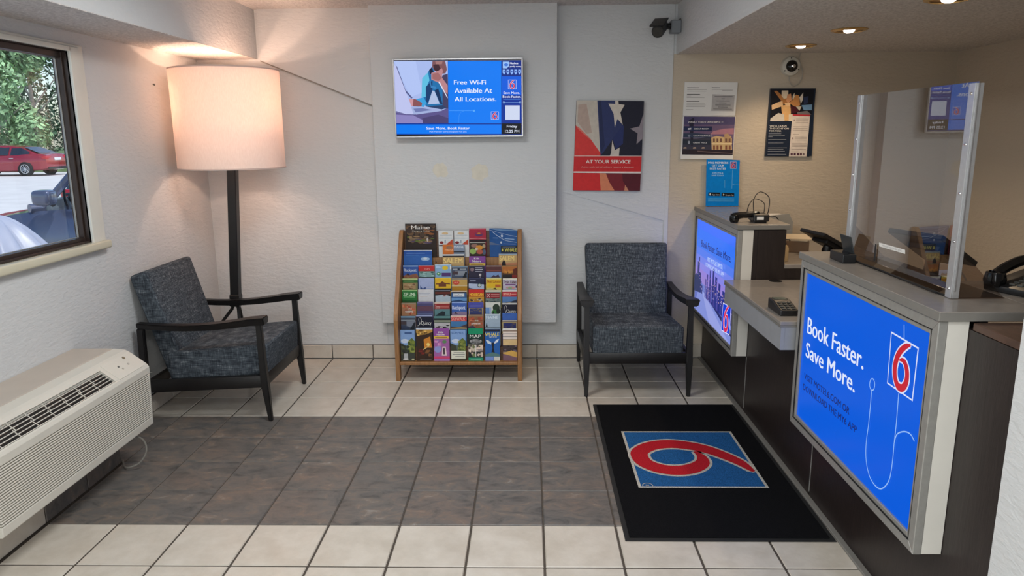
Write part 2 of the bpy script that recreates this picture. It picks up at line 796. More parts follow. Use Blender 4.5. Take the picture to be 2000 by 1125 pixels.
SIX = [(.73, .955), (.60, .90), (.47, .80), (.36, .68), (.29, .54), (.26, .38), (.30, .22), (.40, .11), (.50, .09), (.61, .12), (.70, .22), (.73, .35), (.70, .48), (.61, .585), (.50, .61), (.40, .575)]
SIXW = [.045, .10, .125, .14, .15, .155, .15, .145, .145, .145, .15, .15, .145, .12, .08, .03]


def logo(s, M, blue, red, white, border=.022, wk=1.):
    """the square number sign: M maps (u right, v up) of the unit square to sheet coordinates"""
    def sub(sc, ww):
        n = 6
        p = spline(SIX, n)
        w = [x[0] for x in spline([(q,) for q in SIXW], n)]
        P2 = []
        Lw = []
        for i, (u, v) in enumerate(p):
            a, b = p[max(i - 1, 0)], p[min(i + 1, len(p) - 1)]
            dx, dy = b[0] - a[0], b[1] - a[1]
            l = math.hypot(dx, dy) or 1
            h = w[i] * sc / 2 + ww
            P2.append((u - dy / l * h, v + dx / l * h))
            Lw.append((u + dy / l * h, v - dx / l * h))
        return P2, Lw
    sq = lambda a, b: [(a, a), (b, a), (b, b), (a, b)]
    if border > 0:
        s.poly([M(*p) for p in sq(0, 1)], white)
    if blue:
        s.poly([M(*p) for p in sq(border, 1 - border)], blue)
    for sc, ww, c in ((1, .022 * wk, white), (1, 0, red)):
        a, b = sub(sc, ww)
        s.up()
        vs = []
        fs = []
        for i in range(len(a)):
            vs += [s.at(*M(*a[i])), s.at(*M(*b[i]))]
        for i in range(len(a) - 1):
            f = [2 * i, 2 * i + 1, 2 * i + 3, 2 * i + 2]
            nn = (vs[f[1]] - vs[f[0]]).cross(vs[f[2]] - vs[f[0]])
            fs.append(f if nn.dot(s.n) > 0 else f[::-1])
        s.mb.add(vs, fs, s.ink(c))
        if ww:
            s.poly([M(u + .0, v) for u, v in [(.72 + .045 * math.cos(t * .7854), .955 + .045 * math.sin(t * .7854)) for t in range(8)]], c)
        else:
            s.poly([M(u, v) for u, v in [(.73 + .023 * math.cos(t * .7854), .956 + .023 * math.sin(t * .7854)) for t in range(8)]], c)


# ------------------------------------------------------------------ room shell
T = .31
GX, GY = .179720917 * T, 9.19450834 * T     # a grid crossing of the floor tiles
XL, XR, YB, ZC, ZS = -2.322, 2.941, 5.253, 2.51, 2.186
XSL, XSR = -1.895, 1.02
BASEX = -2.12
TOEX = 1.285

floor = struct(MB().box((XL - .2, -2.2, -.06), (XR + .1, YB + .1, -.004), GROUT).build('floor'))
tile_cache = {}


def tile_mesh(w, d, h, m, g=.0045):
    key = (round(w, 4), round(d, 4), h, m.name)
    if key not in tile_cache:
        b = .003
        x0, x1, y0, y1 = g, w - g, g, d - g
        mb = MB()
        mb.add([(x0, y0, -.004), (x1, y0, -.004), (x1, y1, -.004), (x0, y1, -.004),
                (x0 + b, y0 + b, 0), (x1 - b, y0 + b, 0), (x1 - b, y1 - b, 0), (x0 + b, y1 - b, 0)],
               [(4, 5, 6, 7), (0, 1, 5, 4), (1, 2, 6, 5), (2, 3, 7, 6), (3, 0, 4, 7)], m)
        o = mb.build('tile')
        me = o.data
        bpy.data.objects.remove(o)
        tile_cache[key] = me
    return tile_cache[key]


for j in range(-9, 8):
    for i in range(-9, 4):
        x0, x1 = GX + i * T, GX + (i + 1) * T
        y0, y1 = GY + j * T, GY + (j + 1) * T
        left = BASEX if y0 < 3.44 else XL
        x0, x1 = max(x0, left), min(x1, TOEX)
        y1 = min(y1, YB - .008)
        if x1 - x0 < .03 or y1 - y0 < .03:
            continue
        dark = 0 <= j < 4
        o = bpy.data.objects.new('tile', tile_mesh(x1 - x0, y1 - y0, 0, TDARK if dark else TLIGHT, .0028 if dark else .0045))
        o.location = (x0, y0, 0)
        COL.objects.link(o)
        o.parent = floor
# staff side floor behind the counter, never in view: one plain slab
MB().box((1.5, -2.1, -.004), (XR, YB, 0), TLIGHT).build('staff_floor', floor)

# back wall with its shallow offsets: the part left of the seam and the band above the slanted joint
bw = struct(MB().box((XL - .15, YB, -.05), (XR + .15, YB + .15, ZC + .1), WALL).build('wall_back'))
MB().prism([(-1.868, YB, 2.51), (-1.068, YB, 2.51), (-1.068, YB, 1.851), (-1.868, YB, 2.172)], (0, -.024, 0), WALL).build('upper_panel', bw)
MB().prism([(-1.868, YB, .11), (-1.068, YB, .11), (-1.068, YB, 1.849), (-1.868, YB, 2.169)], (0, -.006, 0), WALL).build('lower_panel', bw)
MB().prism([(-1.868, YB, 2.164), (-1.068, YB, 1.843), (-1.068, YB, 1.852), (-1.868, YB, 2.173)], (0, -.0245, 0), mat('joint_shadow', (140, 134, 126), .9, var=.1, vscale=30)).build('joint_strip', bw)  # dark strip stands in for the shadow line under the upper panel
MB().prism([(.19, YB, 1.26), (.985, YB, 1.03), (.985, YB, 2.51), (.19, YB, 2.51)], (0, -.007, 0), WALL).build('upper_panel', bw)
MB().box((1.003, YB - .002, .11), (XR, YB, ZS), WALLB).build('beige_panel', bw)
MB().box((.972, YB - .008, .11), (1.003, YB, 2.51), WALL, .003).build('joint_strip', bw)

col = struct(MB().box((-1.08, 5.138, .304), (.195, YB, ZC + .02), WALL, .004, 2).build('wall_column'))


def blob(cx, cz, r, y, seed):
    rnd = random.Random(seed)
    return [(cx + r * (.75 + .45 * rnd.random()) * math.cos(a * .3927), y, cz + r * (.75 + .45 * rnd.random()) * math.sin(a * .3927)) for a in range(16)]


SPACK = mat('bare_spackle', (214, 208, 192), .85, var=.05, vscale=30)
for cx, cz, r, sd in ((-.62, 1.41, .054, 3), (-.35, 1.392, .062, 5)):
    MB().prism(blob(cx, cz, r, 5.138, sd), (0, -.0015, 0), SPACK).build('filler_patch', col)

WIN = (2.02, 3.758, 1.10, 2.09)   # y0, y1, z0, z1 of the hole in the left wall
wl = MB()
for y0, y1, z0, z1 in ((-2.2, WIN[0], -.05, ZC + .1), (WIN[1], YB + .15, -.05, ZC + .1), (WIN[0], WIN[1], -.05, WIN[2]), (WIN[0], WIN[1], WIN[3], ZC + .1)):
    wl.box((XL - .062, y0, z0), (XL, y1, z1), WALL)
struct(wl.build('wall_left'))
struct(MB().box((XR, -2.2, -.05), (XR + .15, YB + .15, ZC + .1), WALLB).build('wall_right'))
struct(MB().box((XL - .15, -2.35, -.05), (XR + .15, -2.2, ZC + .1), WALL).build('wall_front'))
struct(MB().box((1.274, .9, -.0), (2.0, 1.845, ZS), WALL, .004).build('wall_counter'))
ce = struct(MB().box((XL - .15, -2.35, ZC), (XR + .15, YB + .15, ZC + .12), POP).build('ceiling'))
for a, b in (((XL, -2.2), (XSL, YB)), ((XSR, -2.2), (XR, YB))):
    s_ = MB().box((a[0], a[1], ZS), (b[0], b[1], ZC), WALL)
    s_.box((a[0], a[1], ZS - .004), (b[0], b[1], ZS), POP)
    s_.build('soffit', ce)

# baseboards of tile
bb = struct(MB().box((XL, YB - .004, 0), (TOEX, YB, .108), GROUT).build('baseboard_back'))


def base_tile(parent, a, b, axis, at, m, h=.106):
    mb = MB()
    if axis == 'Y':
        mb.box((a + .003, at - .009, .004), (b - .003, at, h), m, .003)
    else:
        mb.box((at, a + .003, .004), (at + .009, b - .003, h), m, .003)
    mb.build('tile', parent)


for i in range(-8, 4):
    a, b = max(GX + i * T, XL + .01), min(GX + (i + 1) * T, TOEX)
    if b - a > .03:
        base_tile(bb, a, b, 'Y', YB - .004, TLIGHT)
bl = struct(MB().box((XL, 3.49, 0), (XL + .004, YB, .108), GROUT).build('baseboard_left'))
for j in range(2, 8):
    a, b = max(GY + j * T, 3.50), min(GY + (j + 1) * T, YB - .015)
    base_tile(bl, a, b, 'X', XL + .004, TDARK if j < 4 else TLIGHT)
tr = struct(MB().box((XL, .4, 0), (BASEX - .002, 3.447, .112), GROUT).build('trim_1'))
for j in range(-7, 3):
    a, b = GY + j * T, min(GY + (j + 1) * T, 3.447)
    if b - a > .03:
        base_tile(tr, a, b, 'X', BASEX - .002 - .006, TDARK if j >= 0 else TLIGHT, .112)

# ------------------------------------------------------------------ window
wy0, wy1, wz0, wz1 = WIN
win = bpy.data.objects.new('window_1', None)
win.location = (XL, (wy0 + wy1) / 2, wz0)
COL.objects.link(win)
win['kind'] = 'structure'
# stepped casing on the wall
c = MB()
for w, t in ((.116, .014), (.068, .024)):
    c.box((XL, wy1 - .01, wz0), (XL + t, wy1 + w, wz1 + .028 * (1 if w > .1 else .55)), CASING, .003)
    c.box((XL, wy0 - w, wz0), (XL + t, wy0 + .01, wz1 + .028 * (1 if w > .1 else .55)), CASING, .003)
    c.box((XL, wy0, wz1 - .01), (XL + t, wy1, wz1 + .028 * (1 if w > .1 else .55)), CASING, .003)
c.build('casing', win)


def frame_x(x0, x1, y0, y1, z0, z1, w, m, bev=.003, wt=None):
    mb = MB()
    wt = wt or w
    mb.box((x0, y0, z0), (x1, y0 + w, z1), m, bev)
    mb.box((x0, y1 - w, z0), (x1, y1, z1), m, bev)
    mb.box((x0, y0 + w, z0), (x1, y1 - w, z0 + wt), m, bev)
    mb.box((x0, y0 + w, z1 - wt), (x1, y1 - w, z1), m, bev)
    return mb


frame_x(XL - .064, XL + .004, wy0, wy1, wz0 + .012, wz1, .009, BRONZE, .002, wt=.012).build('frame', win)
frame_x(XL - .066, XL - .018, wy0 + .009, wy1 - .009, wz0 + .012, wz1 - .012, .012, BRONZE, .002, wt=.03).build('sash', win)
frame_x(XL - .056, XL - .046, wy0 + .021, wy1 - .021, wz0 + .040, wz1 - .040, .005, SILVER, .001).build('glazing_bead', win)
MB().box((XL - .053, wy0 + .022, wz0 + .040), (XL - .049, wy1 - .022, wz1 - .040), GLASS).build('pane', win)
MB().box((XL - .02, wy0 - .15, wz0 - .032), (XL + .046, wy1 + .118, wz0 + .012), SILL, .01, 3).build('sill', win, True)

# ------------------------------------------------------------------ armchairs (local frame: +x forward from the front feet)
def chair_local():
    root = thing('armchair', 'x', 'armchair', (0, 0, 0))

    def part(mb, name, par=root, sm=True):
        return mb.build(name, par, sm)
    # seat cushion: rounded block, slightly raked, crowned top
    bm = bmesh.new()
    bmesh.ops.create_cube(bm, size=2)
    sx0, sx1 = -.60, -.006
    for q in bm.verts:
        fx = (q.co.x + 1) / 2
        x = sx0 + fx * (sx1 - sx0)
        zt = .415 + .048 * fx
        zb = .238 + .03 * fx
        q.co = Vector((x + (.012 if q.co.z > 0 and fx > .5 else 0), q.co.y * .287, zt if q.co.z > 0 else zb))
    bmesh.ops.bevel(bm, geom=bm.edges[:], offset=.026, segments=3, affect='EDGES', profile=.6)
    bmesh.ops.recalc_face_normals(bm, faces=bm.faces[:])
    mb = MB()
    mb.bm(bm, FABRIC)
    seat = part(mb, 'seat')
    # piping seam on the near edge of the seat
    zf = lambda x: .415 + .048 * (x - sx0) / (sx1 - sx0)
    for y in (-.284, .284):
        mb = MB()
        mb.tube([(sx0 + .05, y, zf(sx0) - .022), (-.03, y, zf(-.03) - .022)], .003, FABRIC, 6)
        part(mb, 'seam', seat)
    # reclined back slab
    bm = bmesh.new()
    bmesh.ops.create_cube(bm, size=2)
    pr_ = {(-1, -1): (-.612, .262), (1, -1): (-.487, .262), (-1, 1): (-.776, .868), (1, 1): (-.672, .900)}
    for q in bm.verts:
        x, z = pr_[(int(q.co.x), int(q.co.z))]
        wd = .290 if q.co.z > 0 else .272
        q.co = Vector((x, q.co.y * wd, z))
    bmesh.ops.bevel(bm, geom=bm.edges[:], offset=.028, segments=3, affect='EDGES', profile=.6)
    bmesh.ops.recalc_face_normals(bm, faces=bm.faces[:])
    mb = MB()
    mb.bm(bm, FABRIC)
    part(mb, 'backrest')
    # legs
    for sd in (-1, 1):
        y = sd * .326

        def leg(pts):
            mb = MB()
            vs = []
            for (x, yy, z, hx, hy) in pts:
                vs += [(x - hx, yy - hy, z), (x + hx, yy - hy, z), (x + hx, yy + hy, z), (x - hx, yy + hy, z)]
            fs = [(0, 3, 2, 1), tuple(range(4 * len(pts) - 4, 4 * len(pts)))]
            for k in range(len(pts) - 1):
                for j in range(4):
                    j2 = (j + 1) % 4
                    fs.append((4 * k + j, 4 * k + j2, 4 * k + 4 + j2, 4 * k + 4 + j))
            bm = bmesh.new()
            bv = [bm.verts.new(v) for v in vs]
            for f in fs:
                bm.faces.new([bv[i] for i in f])
            bmesh.ops.recalc_face_normals(bm, faces=bm.faces[:])
            bmesh.ops.bevel(bm, geom=bm.edges[:], offset=.0045, segments=2, affect='EDGES')
            mb.bm(bm, EBONY)
            part(mb, 'leg')
        leg([(.004, y, 0, .012, .012), (-.012, y, .23, .022, .02), (-.016, y, .32, .02, .018), (-.022, y, .595, .017, .015)])
        leg([(-.735, y, 0, .013, .012), (-.722, y, .22, .021, .018), (-.716, y, .57, .02, .015)])
        # arm: bowed paddle, widening to the front
        mb = MB()
        rows = []
        for k in range(9):
            t = k / 8
            x = -.735 + t * .757
            zt = .603 - .018 * math.sin(math.pi * min(1, t * 1.15)) + .036 * t ** 2
            w = .025 + .022 * t
            yy = sd * (.322 + .006 * t)
            th = .034 + .012 * t ** 2
            rows.append([(x, yy - w, zt), (x, yy + w, zt), (x, yy + w * .72, zt - th), (x, yy - w * .72, zt - th)])
        bm = bmesh.new()
        bv = [[bm.verts.new(p) for p in r] for r in rows]
        bm.faces.new(bv[0])
        bm.faces.new(bv[-1][::-1])
        for a, b in zip(bv, bv[1:]):
            for j in range(4):
                j2 = (j + 1) % 4
                bm.faces.new((a[j2], a[j], b[j], b[j2]))
        bmesh.ops.recalc_face_normals(bm, faces=bm.faces[:])
        bmesh.ops.bevel(bm, geom=[e for e in bm.edges if not e.is_boundary and e.calc_face_angle(0) > .7], offset=.006, segments=2, affect='EDGES')
        mb.bm(bm, EBONY)
        part(mb, 'armrest')
        mb = MB()
        mb.prism([(-.725, y - .014, .178), (-.012, y - .014, .212), (-.012, y - .014, .285), (-.725, y - .014, .252)], (0, .028, 0), EBONY, .004)
        part(mb, 'side_rail')
    mb = MB()
    mb.box((-.03, -.31, .214), (-.004, .31, .288), EBONY, .005, 2)
    part(mb, 'front_rail')
    mb = MB()
    mb.box((-.72, -.31, .19), (-.69, .31, .25), EBONY, .005, 2)
    part(mb, 'rear_rail')
    return root


ch = chair_local()
ch.location = (-1.541, 4.345, 0)
tag(ch, 'dark blue-grey tweed armchair turned to the right beside the lit floor lamp', 'armchair', 'matching tweed armchairs')
ch2 = copy_tree(ch)
ch2.location = (.688, 4.43, 0)
ch2.rotation_euler = (0, 0, -math.pi / 2)
tag(ch2, 'dark blue-grey tweed armchair facing forward beside the reception counter and black mat', 'armchair', 'matching tweed armchairs')

# ------------------------------------------------------------------ floor lamp (leans a little)
lp = thing('floor_lamp', 'tall floor lamp with lit white drum shade and black tripod post in the corner', 'lamp', (-2.03, 4.75, 0))
B0, T0 = Vector((-1.990, 4.75, .56)), Vector((-1.924, 4.75, 1.62))
axis = (T0 - B0).normalized()
sidev = Vector((0, 1, 0)).cross(axis).normalized()
MB().obox((B0 + T0) / 2, sidev * .029, (0, .029, 0), axis * ((T0 - B0).length / 2), EBONY, .004).build('post', lp)
MB().obox(B0 + axis * .01, sidev * .033, (0, .033, 0), axis * .04, EBONY, .004).build('collar', lp)
for a in (75, 195, 315):
    w = math.radians(a)
    d = Vector((math.cos(w), math.sin(w), 0))
    b = Vector((-2.028, 4.75, 0))
    pts = [B0 + d * .012 - Vector((0, 0, .0)), B0 + d * .03 - Vector((0, 0, .05)), b + d * .115 + Vector((0, 0, .36)), b + d * .2 + Vector((0, 0, .012))]
    MB().tube(pts, [.011, .011, .010, .009], EBONY, 10).build('leg', lp, True)
sc = onY(446, 234, 4.75)
sc = Vector((-1.932, 4.75, 1.757))
shz0, shz1, shr = 1.455, 2.066, .331
mb = MB()
mb.ring([(shr, shz0 - sc.z), (shr + .002, shz1 - sc.z), (shr, shz1 - sc.z), (shr - .002, shz0 - sc.z)], sc, SHADE, 72)
sh = mb.build('lamp_shade', lp, True)
TRIMW = mat('shade_trim', (206, 184, 172), .8, var=.03)
for z in (shz0, shz1):
    mb = MB()
    mb.ring([(shr - .003, z - .003 - sc.z), (shr + .0035, z - .003 - sc.z), (shr + .0035, z + .005 - sc.z), (shr - .003, z + .005 - sc.z)], sc, TRIMW, 72)
    mb.build('shade_trim', sh, True)
mb = MB()
for k in range(3):
    w = k * 2.0944 + .4
    mb.tube([(sc.x, sc.y, shz0 + .12), (sc.x + .32 * math.cos(w), sc.y + .32 * math.sin(w), shz0 + .06)], .003, CHROME, 6)
mb.build('shade_spider', lp)
BULB = em((255, 214, 160), 9.)
for k, (dx, dy) in enumerate(((-.19, -.07), (.20, -.07))):
    p = Vector((sc.x + dx, sc.y + dy, 1.79))
    mb = MB()
    mb.lathe([(.0, -.06), (.014, -.055), (.02, -.03), (.03, .0), (.026, .022), (0, .034)], p, mat('bulb_glass', (250, 240, 225), .3), 16)
    mb.tube([p + Vector((0, 0, -.06)), p + Vector((0, 0, -.1)), Vector((sc.x, sc.y, shz0 + .12))], .007, BLACK, 8)
    mb.build('bulb', lp, True)
    ld = bpy.data.lights.new('bulb_light', 'POINT')
    ld.energy = 8.5
    ld.color = (1, .67, .50)
    ld.shadow_soft_size = .03
    lo = bpy.data.objects.new('bulb_light', ld)
    lo.location = p + Vector((0, 0, .08)) - org(lp)
    lo.parent = lp
    COL.objects.link(lo)

# ------------------------------------------------------------------ through-wall air conditioner
PY0, PY1 = 2.40, 3.502
ac = thing('wall_air_conditioner', 'ivory through-wall air conditioner with louvred front under the window', 'air conditioner', (-2.1, 2.95, .115))
MB().box((XL + .001, PY0, .114), (-2.118, 3.492, .607), SLEEVE, .004, 2).build('wall_sleeve', ac)
# front cover shell (ends closed), profile in XZ
prof = [(-2.119, .603), (-2.06, .597), (-2.045, .59), (-1.953, .52), (-1.945, .506), (-1.9445, .474), (-1.960, .474), (-1.972, .235), (-1.955, .235), (-1.957, .198), (-2.119, .198)]
# cover top with the vent opening cut out: strips around the opening on the sloping face
A_, B_ = Vector((-2.045, 0, .59)), Vector((-1.953, 0, .52))
V0, V1 = .16, .93          # vent opening along the slope
VY0, VY1 = PY0 + .03, 3.222


def slope(t, y, off=0.):
    n = Vector((.07, 0, .092)).normalized()
    p = A_ + (B_ - A_) * t + n * off
    return Vector((p.x, y, p.z))


mb = MB()
mb.prism([(x, PY0, z) for x, z in [(-2.119, .603), (-2.062, .597), (-2.045, .59), slope(V0, 0).xz, (slope(V0, 0) - Vector((0, 0, .06))).xz, (-2.119, .5)]], (0, PY1 - PY0, 0), IVORY, .0015)
mb.prism([(x, PY0, z) for x, z in [slope(V1, 0).xz, (-1.953, .52), (-1.945, .506), (-1.9445, .474), (-1.975, .474), (slope(V1, 0) - Vector((.0, 0, .05))).xz]], (0, PY1 - PY0, 0), IVORY, .0015)
mb.prism([slope(V0, VY1), slope(V1, VY1), slope(V1, VY1) - Vector((0, 0, .05)), slope(V0, VY1) - Vector((0, 0, .06))], (0, PY1 - VY1, 0), IVORY)
mb.prism([slope(V0, PY0), slope(V1, PY0), slope(V1, PY0) - Vector((0, 0, .05)), slope(V0, PY0) - Vector((0, 0, .06))], (0, VY0 - PY0, 0), IVORY)
# lower body behind the louvres, end cheeks, bottom lip
mb.prism([(x, PY0 + .004, z) for x, z in [(-2.118, .5), (-1.98, .474), (-1.985, .2), (-2.118, .2)]], (0, PY1 - PY0 - .008, 0), BLACK)
mb.prism([(x, PY0, z) for x, z in [(-2.119, .239), (-1.956, .239), (-1.957, .2), (-1.962, .196), (-2.119, .196)]], (0, PY1 - PY0, 0), IVORY, .003)
mb.prism([(x, PY1 - .014, z) for x, z in [(-2.119, .5), (-1.9455, .49), (-1.957, .22), (-2.119, .2)]], (0, .014, 0), IVORY, .002)
mb.build('cover', ac)
n_l = 21
for k in range(n_l):
    z = .247 + k * (.466 - .247) / (n_l - 1)
    x = -1.957 + .0118 * (z - .2) / .27
    MB().box((x - .026, PY0, z - .0031), (x, PY1 - .004, z + .0031), IVORY, .0022, 2).build('louvre', ac)
mb = MB()
mb.prism([slope(V0 - .02, VY0, -.012), slope(V1 + .02, VY0, -.012), slope(V1, VY0, -.05), slope(V0, VY0, -.05)], (0, VY1 - VY0, 0), BLACK)
mb.build('vent_well', ac)
for k in range(6):
    t = V0 + .02 + k * (V1 - V0 - .04) / 5
    MB().obox(slope(t, (VY0 + VY1) / 2, -.001), (B_ - A_) * .014, (0, (VY1 - VY0) / 2, 0), Vector((.07, 0, .092)).normalized() * .0025, IVORY).build('vent_bar', ac)
for k in range(9):
    y = VY1 - .105 * (k + 1) + .0
    for t0, t1, dy in ((V0, V0 + .42, 0), (V0 + .38, V1, -.012)):
        MB().obox((slope(t0, y + dy, -.004) + slope(t1, y + dy, -.004)) / 2, (slope(t1, 0) - slope(t0, 0)) / 2, (0, .0016, 0), (0, 0, .0015), IVORY).build('vent_rib', ac)
mb = MB()
mb.obox(slope(.5, 3.36, .0012), (B_ - A_) * .48, (0, .11, 0), Vector((.07, 0, .092)).normalized() * .0012, IVORY, .001)
mb.build('control_panel_lid', ac)
n_ = Vector((.07, 0, .092)).normalized()
for t, y, r, m in ((.2, 3.42, .008, mat('olive_sensor', (120, 108, 84), .5)), (.55, 3.40, .006, IVORYD), (.45, 3.33, .005, DGREY), (.62, 3.34, .005, IVORYD)):
    mb = MB()
    mb.tube([slope(t, y, .002), slope(t, y, .005)], r, m, 12)
    mb.build('button', ac, True)
mb = MB()
p_ = [(-2.0, 3.36, .2), (-1.965, 3.40, .15), (-1.955, 3.40, .09), (-1.985, 3.38, .035), (-2.05, 3.37, .012), (-2.12, 3.46, .01)]
mb.tube(spline(p_, 6), .005, mat('grey_cord', (122, 118, 110), .6, var=.04), 8)
mb.build('power_cord', ac, True)

# ------------------------------------------------------------------ door mat
mt = thing('door_mat', 'black carpet mat with a red and blue number logo on the tiles', 'mat', (.83, 3.5, .001))
MX0, MX1, MY0, MY1 = .392, 1.258, 2.725, 4.272
MB().box((MX0, MY0, .0005), (MX1, MY1, .005), RUBBER, .002).build('rubber_border', mt)
MB().box((MX0 + .02, MY0 + .02, .004), (MX1 - .02, MY1 - .02, .010), ramp_mat('black_pile', _carpet((20, 20, 22))), .003).build('pile', mt)
CARC = {}


def carpet_ink(rgb):
    return ramp_mat('pile_%d_%d_%d' % rgb, _carpet(rgb))


sh_ = Sheet(lambda x, y: Vector((x, y, .010)), (0, 0, 1), carpet_ink, .0005, .0)
logo(sh_, lambda u, v: (.513 + .613 * v, 3.84 - .668 * u), (36, 88, 142), (178, 34, 44), (186, 182, 172), .022)
for r_, w_ in ((.024, .004),):
    sh_.line([(.558 + r_ * math.cos(a * .3927), 3.755 - .60 * 1.0 + .6 * 0 + .0 + r_ * math.sin(a * .3927) + .035) for a in range(16)], w_, (170, 172, 172), True)
sh_.text('R', (.548, 3.195), (.548, 3.182), (.566, 3.195), (170, 172, 172), .004)
sh_.build('logo', mt)

# ------------------------------------------------------------------ reception counter
FY0, FY1 = 4.147, YB - .012       # far raised unit
NY0, NY1 = 2.075, 3.168           # near raised unit
rc = thing('reception_counter', 'long dark brown reception counter with raised grey tops along the right side', 'counter', (1.45, 3.5, 0))
for y0, y1 in ((1.85, 3.103), (3.109, 4.145), (4.151, YB - .012)):
    MB().box((TOEX, y0, .0), (1.31, y1, 1.104 if y0 > 4.14 else 1.081 if y0 < 2 else .776), LAMINATE).build('front_panel', rc)
for y in (3.106, 4.148):
    MB().box((TOEX - .002, y - .003, .03), (1.29, y + .003, .35), SILVER).build('joint_strip', rc)
MB().box((1.26, 1.86, .0005), (TOEX + .001, YB - .012, .012), GREYEDGE, .002).build('toe_trim', rc)
MB().prism([(1.31, FY0, 0), (2.15, FY0, 0), (2.15, FY0, .88), (1.468, FY0, .88), (1.468, FY0, 1.104), (1.31, FY0, 1.104)], (0, .022, 0), LAMINATE).build('end_panel', rc)
MB().box((1.445, FY0 + .022, .88), (1.468, FY1, 1.104), LAMINATE).build('riser_back', rc)
MB().box((1.469, FY0 - .004, .881), (2.17, FY1, .905), GREYTOP, .003).build('desk_top', rc)
MB().box((1.31, NY0 + .0, .0), (1.335, NY1, 1.104), LAMINATE).build('riser_back', rc)
MB().box((1.45, NY1 - .025, 0), (2.15, NY1, .88), LAMINATE).build('end_panel', rc)
MB().box((1.455, 2.085, .881), (2.17, NY1, .905), GREYTOP, .003).build('desk_top', rc)
for y0, y1, x1 in ((FY0 - .006, FY1, 1.487), (NY0 - .012, NY1 + .01, 1.492)):
    mb = MB()
    mb.box((1.186, y0, 1.107), (x1, y1, 1.133), GREYEDGE, .002)
    mb.box((1.187, y0 + .001, 1.1325), (x1 - .001, y1 - .001, 1.136), GREYTOP, .001)
    mb.build('raised_top', rc)
# brown worktop stub toward the wall end, with the top running on under the phone
MB().box((1.285, 1.85, 1.082), (1.9, 2.062, 1.104), ramp_mat('walnut_laminate', _wood((66, 46, 36), (92, 66, 52), (30, 4, 4))), .002).build('end_top', rc)
mb = MB()
mb.box((1.4925, NY0 - .012, 1.107), (2.0, 2.52, 1.133), GREYEDGE, .002)
mb.box((1.4925, NY0 - .011, 1.1325), (2.0, 2.519, 1.136), GREYTOP, .001)
mb.build('raised_top', rc)

# low customer shelf between the two units
sf = thing('transaction_shelf', 'low grey shelf with deep apron jutting out between the two lit signs', 'shelf', (1.5, 3.66, .68))
mb = MB()
mb.box((1.128, NY1 + .014, .790), (1.98, FY0 - .004, .800), GREYEDGE)
mb.box((1.128, NY1 + .014, .800), (1.98, FY0 - .004, .817), GREYTOP, .002)
mb.build('shelf_top', sf)
mb = MB()
mb.box((1.134, NY1 + .018, .683), (1.152, FY0 - .008, .789), APRON)
mb.box((1.1525, NY1 + .018, .683), (1.284, NY1 + .036, .789), APRON)
mb.box((1.1525, FY0 - .026, .683), (1.284, FY0 - .008, .789), APRON)
mb.build('apron', sf)
p = onZ(1515, 549, .8172)
mb = MB()
mb.lathe([(.0, .002), (.032, .003), (.036, .001), (.036, 0)][::-1], (p.x, p.y - .0, .8172), BLACK, 24)
mb.build('cable_grommet', sf, True)


# ------------------------------------------------------------------ lit signs on the counter front
def light_sign(y0, y1, label, loc_label):
    t = thing('illuminated_sign', label, 'sign', (1.24, (y0 + y1) / 2, .355))
    X0, X1, z0, z1 = 1.194, 1.284, .352, 1.105
    # white side housing behind the aluminium frame
    mb = MB()
    mb.box((1.222, y0 + .002, z0), (X1, y0 + .014, z1), WHITE, .001)
    mb.box((1.222, y1 - .014, z0), (X1, y1 - .002, z1), WHITE, .001)
    mb.box((1.222, y0 + .014, z0 + .002), (X1, y1 - .014, z0 + .012), WHITE)
    mb.box((1.27, y0 + .014, z0 + .012), (X1, y1 - .014, z1), WHITE)
    mb.build('housing', t)
    w = .034
    # four mitred rails
    for a, b in ((0, 1), (1, 2), (2, 3), (3, 0)):
        oc = [(y0, z0), (y1, z0), (y1, z1), (y0, z1)]
        ic = [(y0 + w, z0 + w), (y1 - w, z0 + w), (y1 - w, z1 - w), (y0 + w, z1 - w)]
        mb = MB()
        mb.prism([(X0, *oc[a]), (X0, *oc[b]), (X0, *ic[b]), (X0, *ic[a])], (.028, 0, 0), SILVER, .0025, 2)
        mb.build('frame_rail', t)
    # snap edge groove and inner bezel
    g = .0022
    frame_x(X0 + .004, X0 + .02, y0 + w, y1 - w, z0 + w, z1 - w, .016, SILVER, .002).build('inner_bezel', t)
    frame_x(X0 - .0004, X0 + .004, y0 + w - .003, y1 - w + .003, z0 + w - .003, z1 - w + .003, .003, BLACK, 0).build('shadow_gap', t)
    return t, (X0 + .012, y0 + w + .014, y1 - w - .014, z0 + w + .014, z1 - w - .014)


lb, (LX, ly0, ly1, lz0, lz1) = light_sign(NY0, NY1 - .004, 'blue backlit sign in silver frame with big white slogan, nearest the camera', '')
MB().box((LX, ly0, lz0), (LX + .006, ly1, lz1), em((2, 90, 218))).build('lit_panel', lb)
sx = Sheet(lambda x, y: onX(x, y, LX), (-1, 0, 0), em, .0003, .0005)
WH = (222, 230, 250)
sx.text('Book Faster.', (1577, 650), (1686, 722), (1579, 617), WH, .004)
sx.text('Save More.', (1574, 696), (1669, 767), (1576, 666), WH, .004)
NV = (24, 34, 104)
sx.text('VISIT MOTEL6.COM OR', (1571, 739), (1659, 810), (1572, 727), NV, .004)
sx.text('DOWNLOAD THE MY6 APP', (1569, 760), (1673, 847), (1570, 748), NV, .004)
sx.build('lettering', lb)
yz = lambda x, y: (onX(x, y, LX).y, onX(x, y, LX).z)
cA, cB, cC, cD = [onX(*q, LX) for q in ((1733, 749), (1783, 784), (1795, 679), (1741, 647))]
sg = Sheet(lambda y, z: Vector((LX, y, z)), (-1, 0, 0), em, .0003, .0005)


def quadmap(u, v):
    q = cA * (1 - u) * (1 - v) + cB * u * (1 - v) + cC * u * v + cD * (1 - u) * v
    return (q.y, q.z)


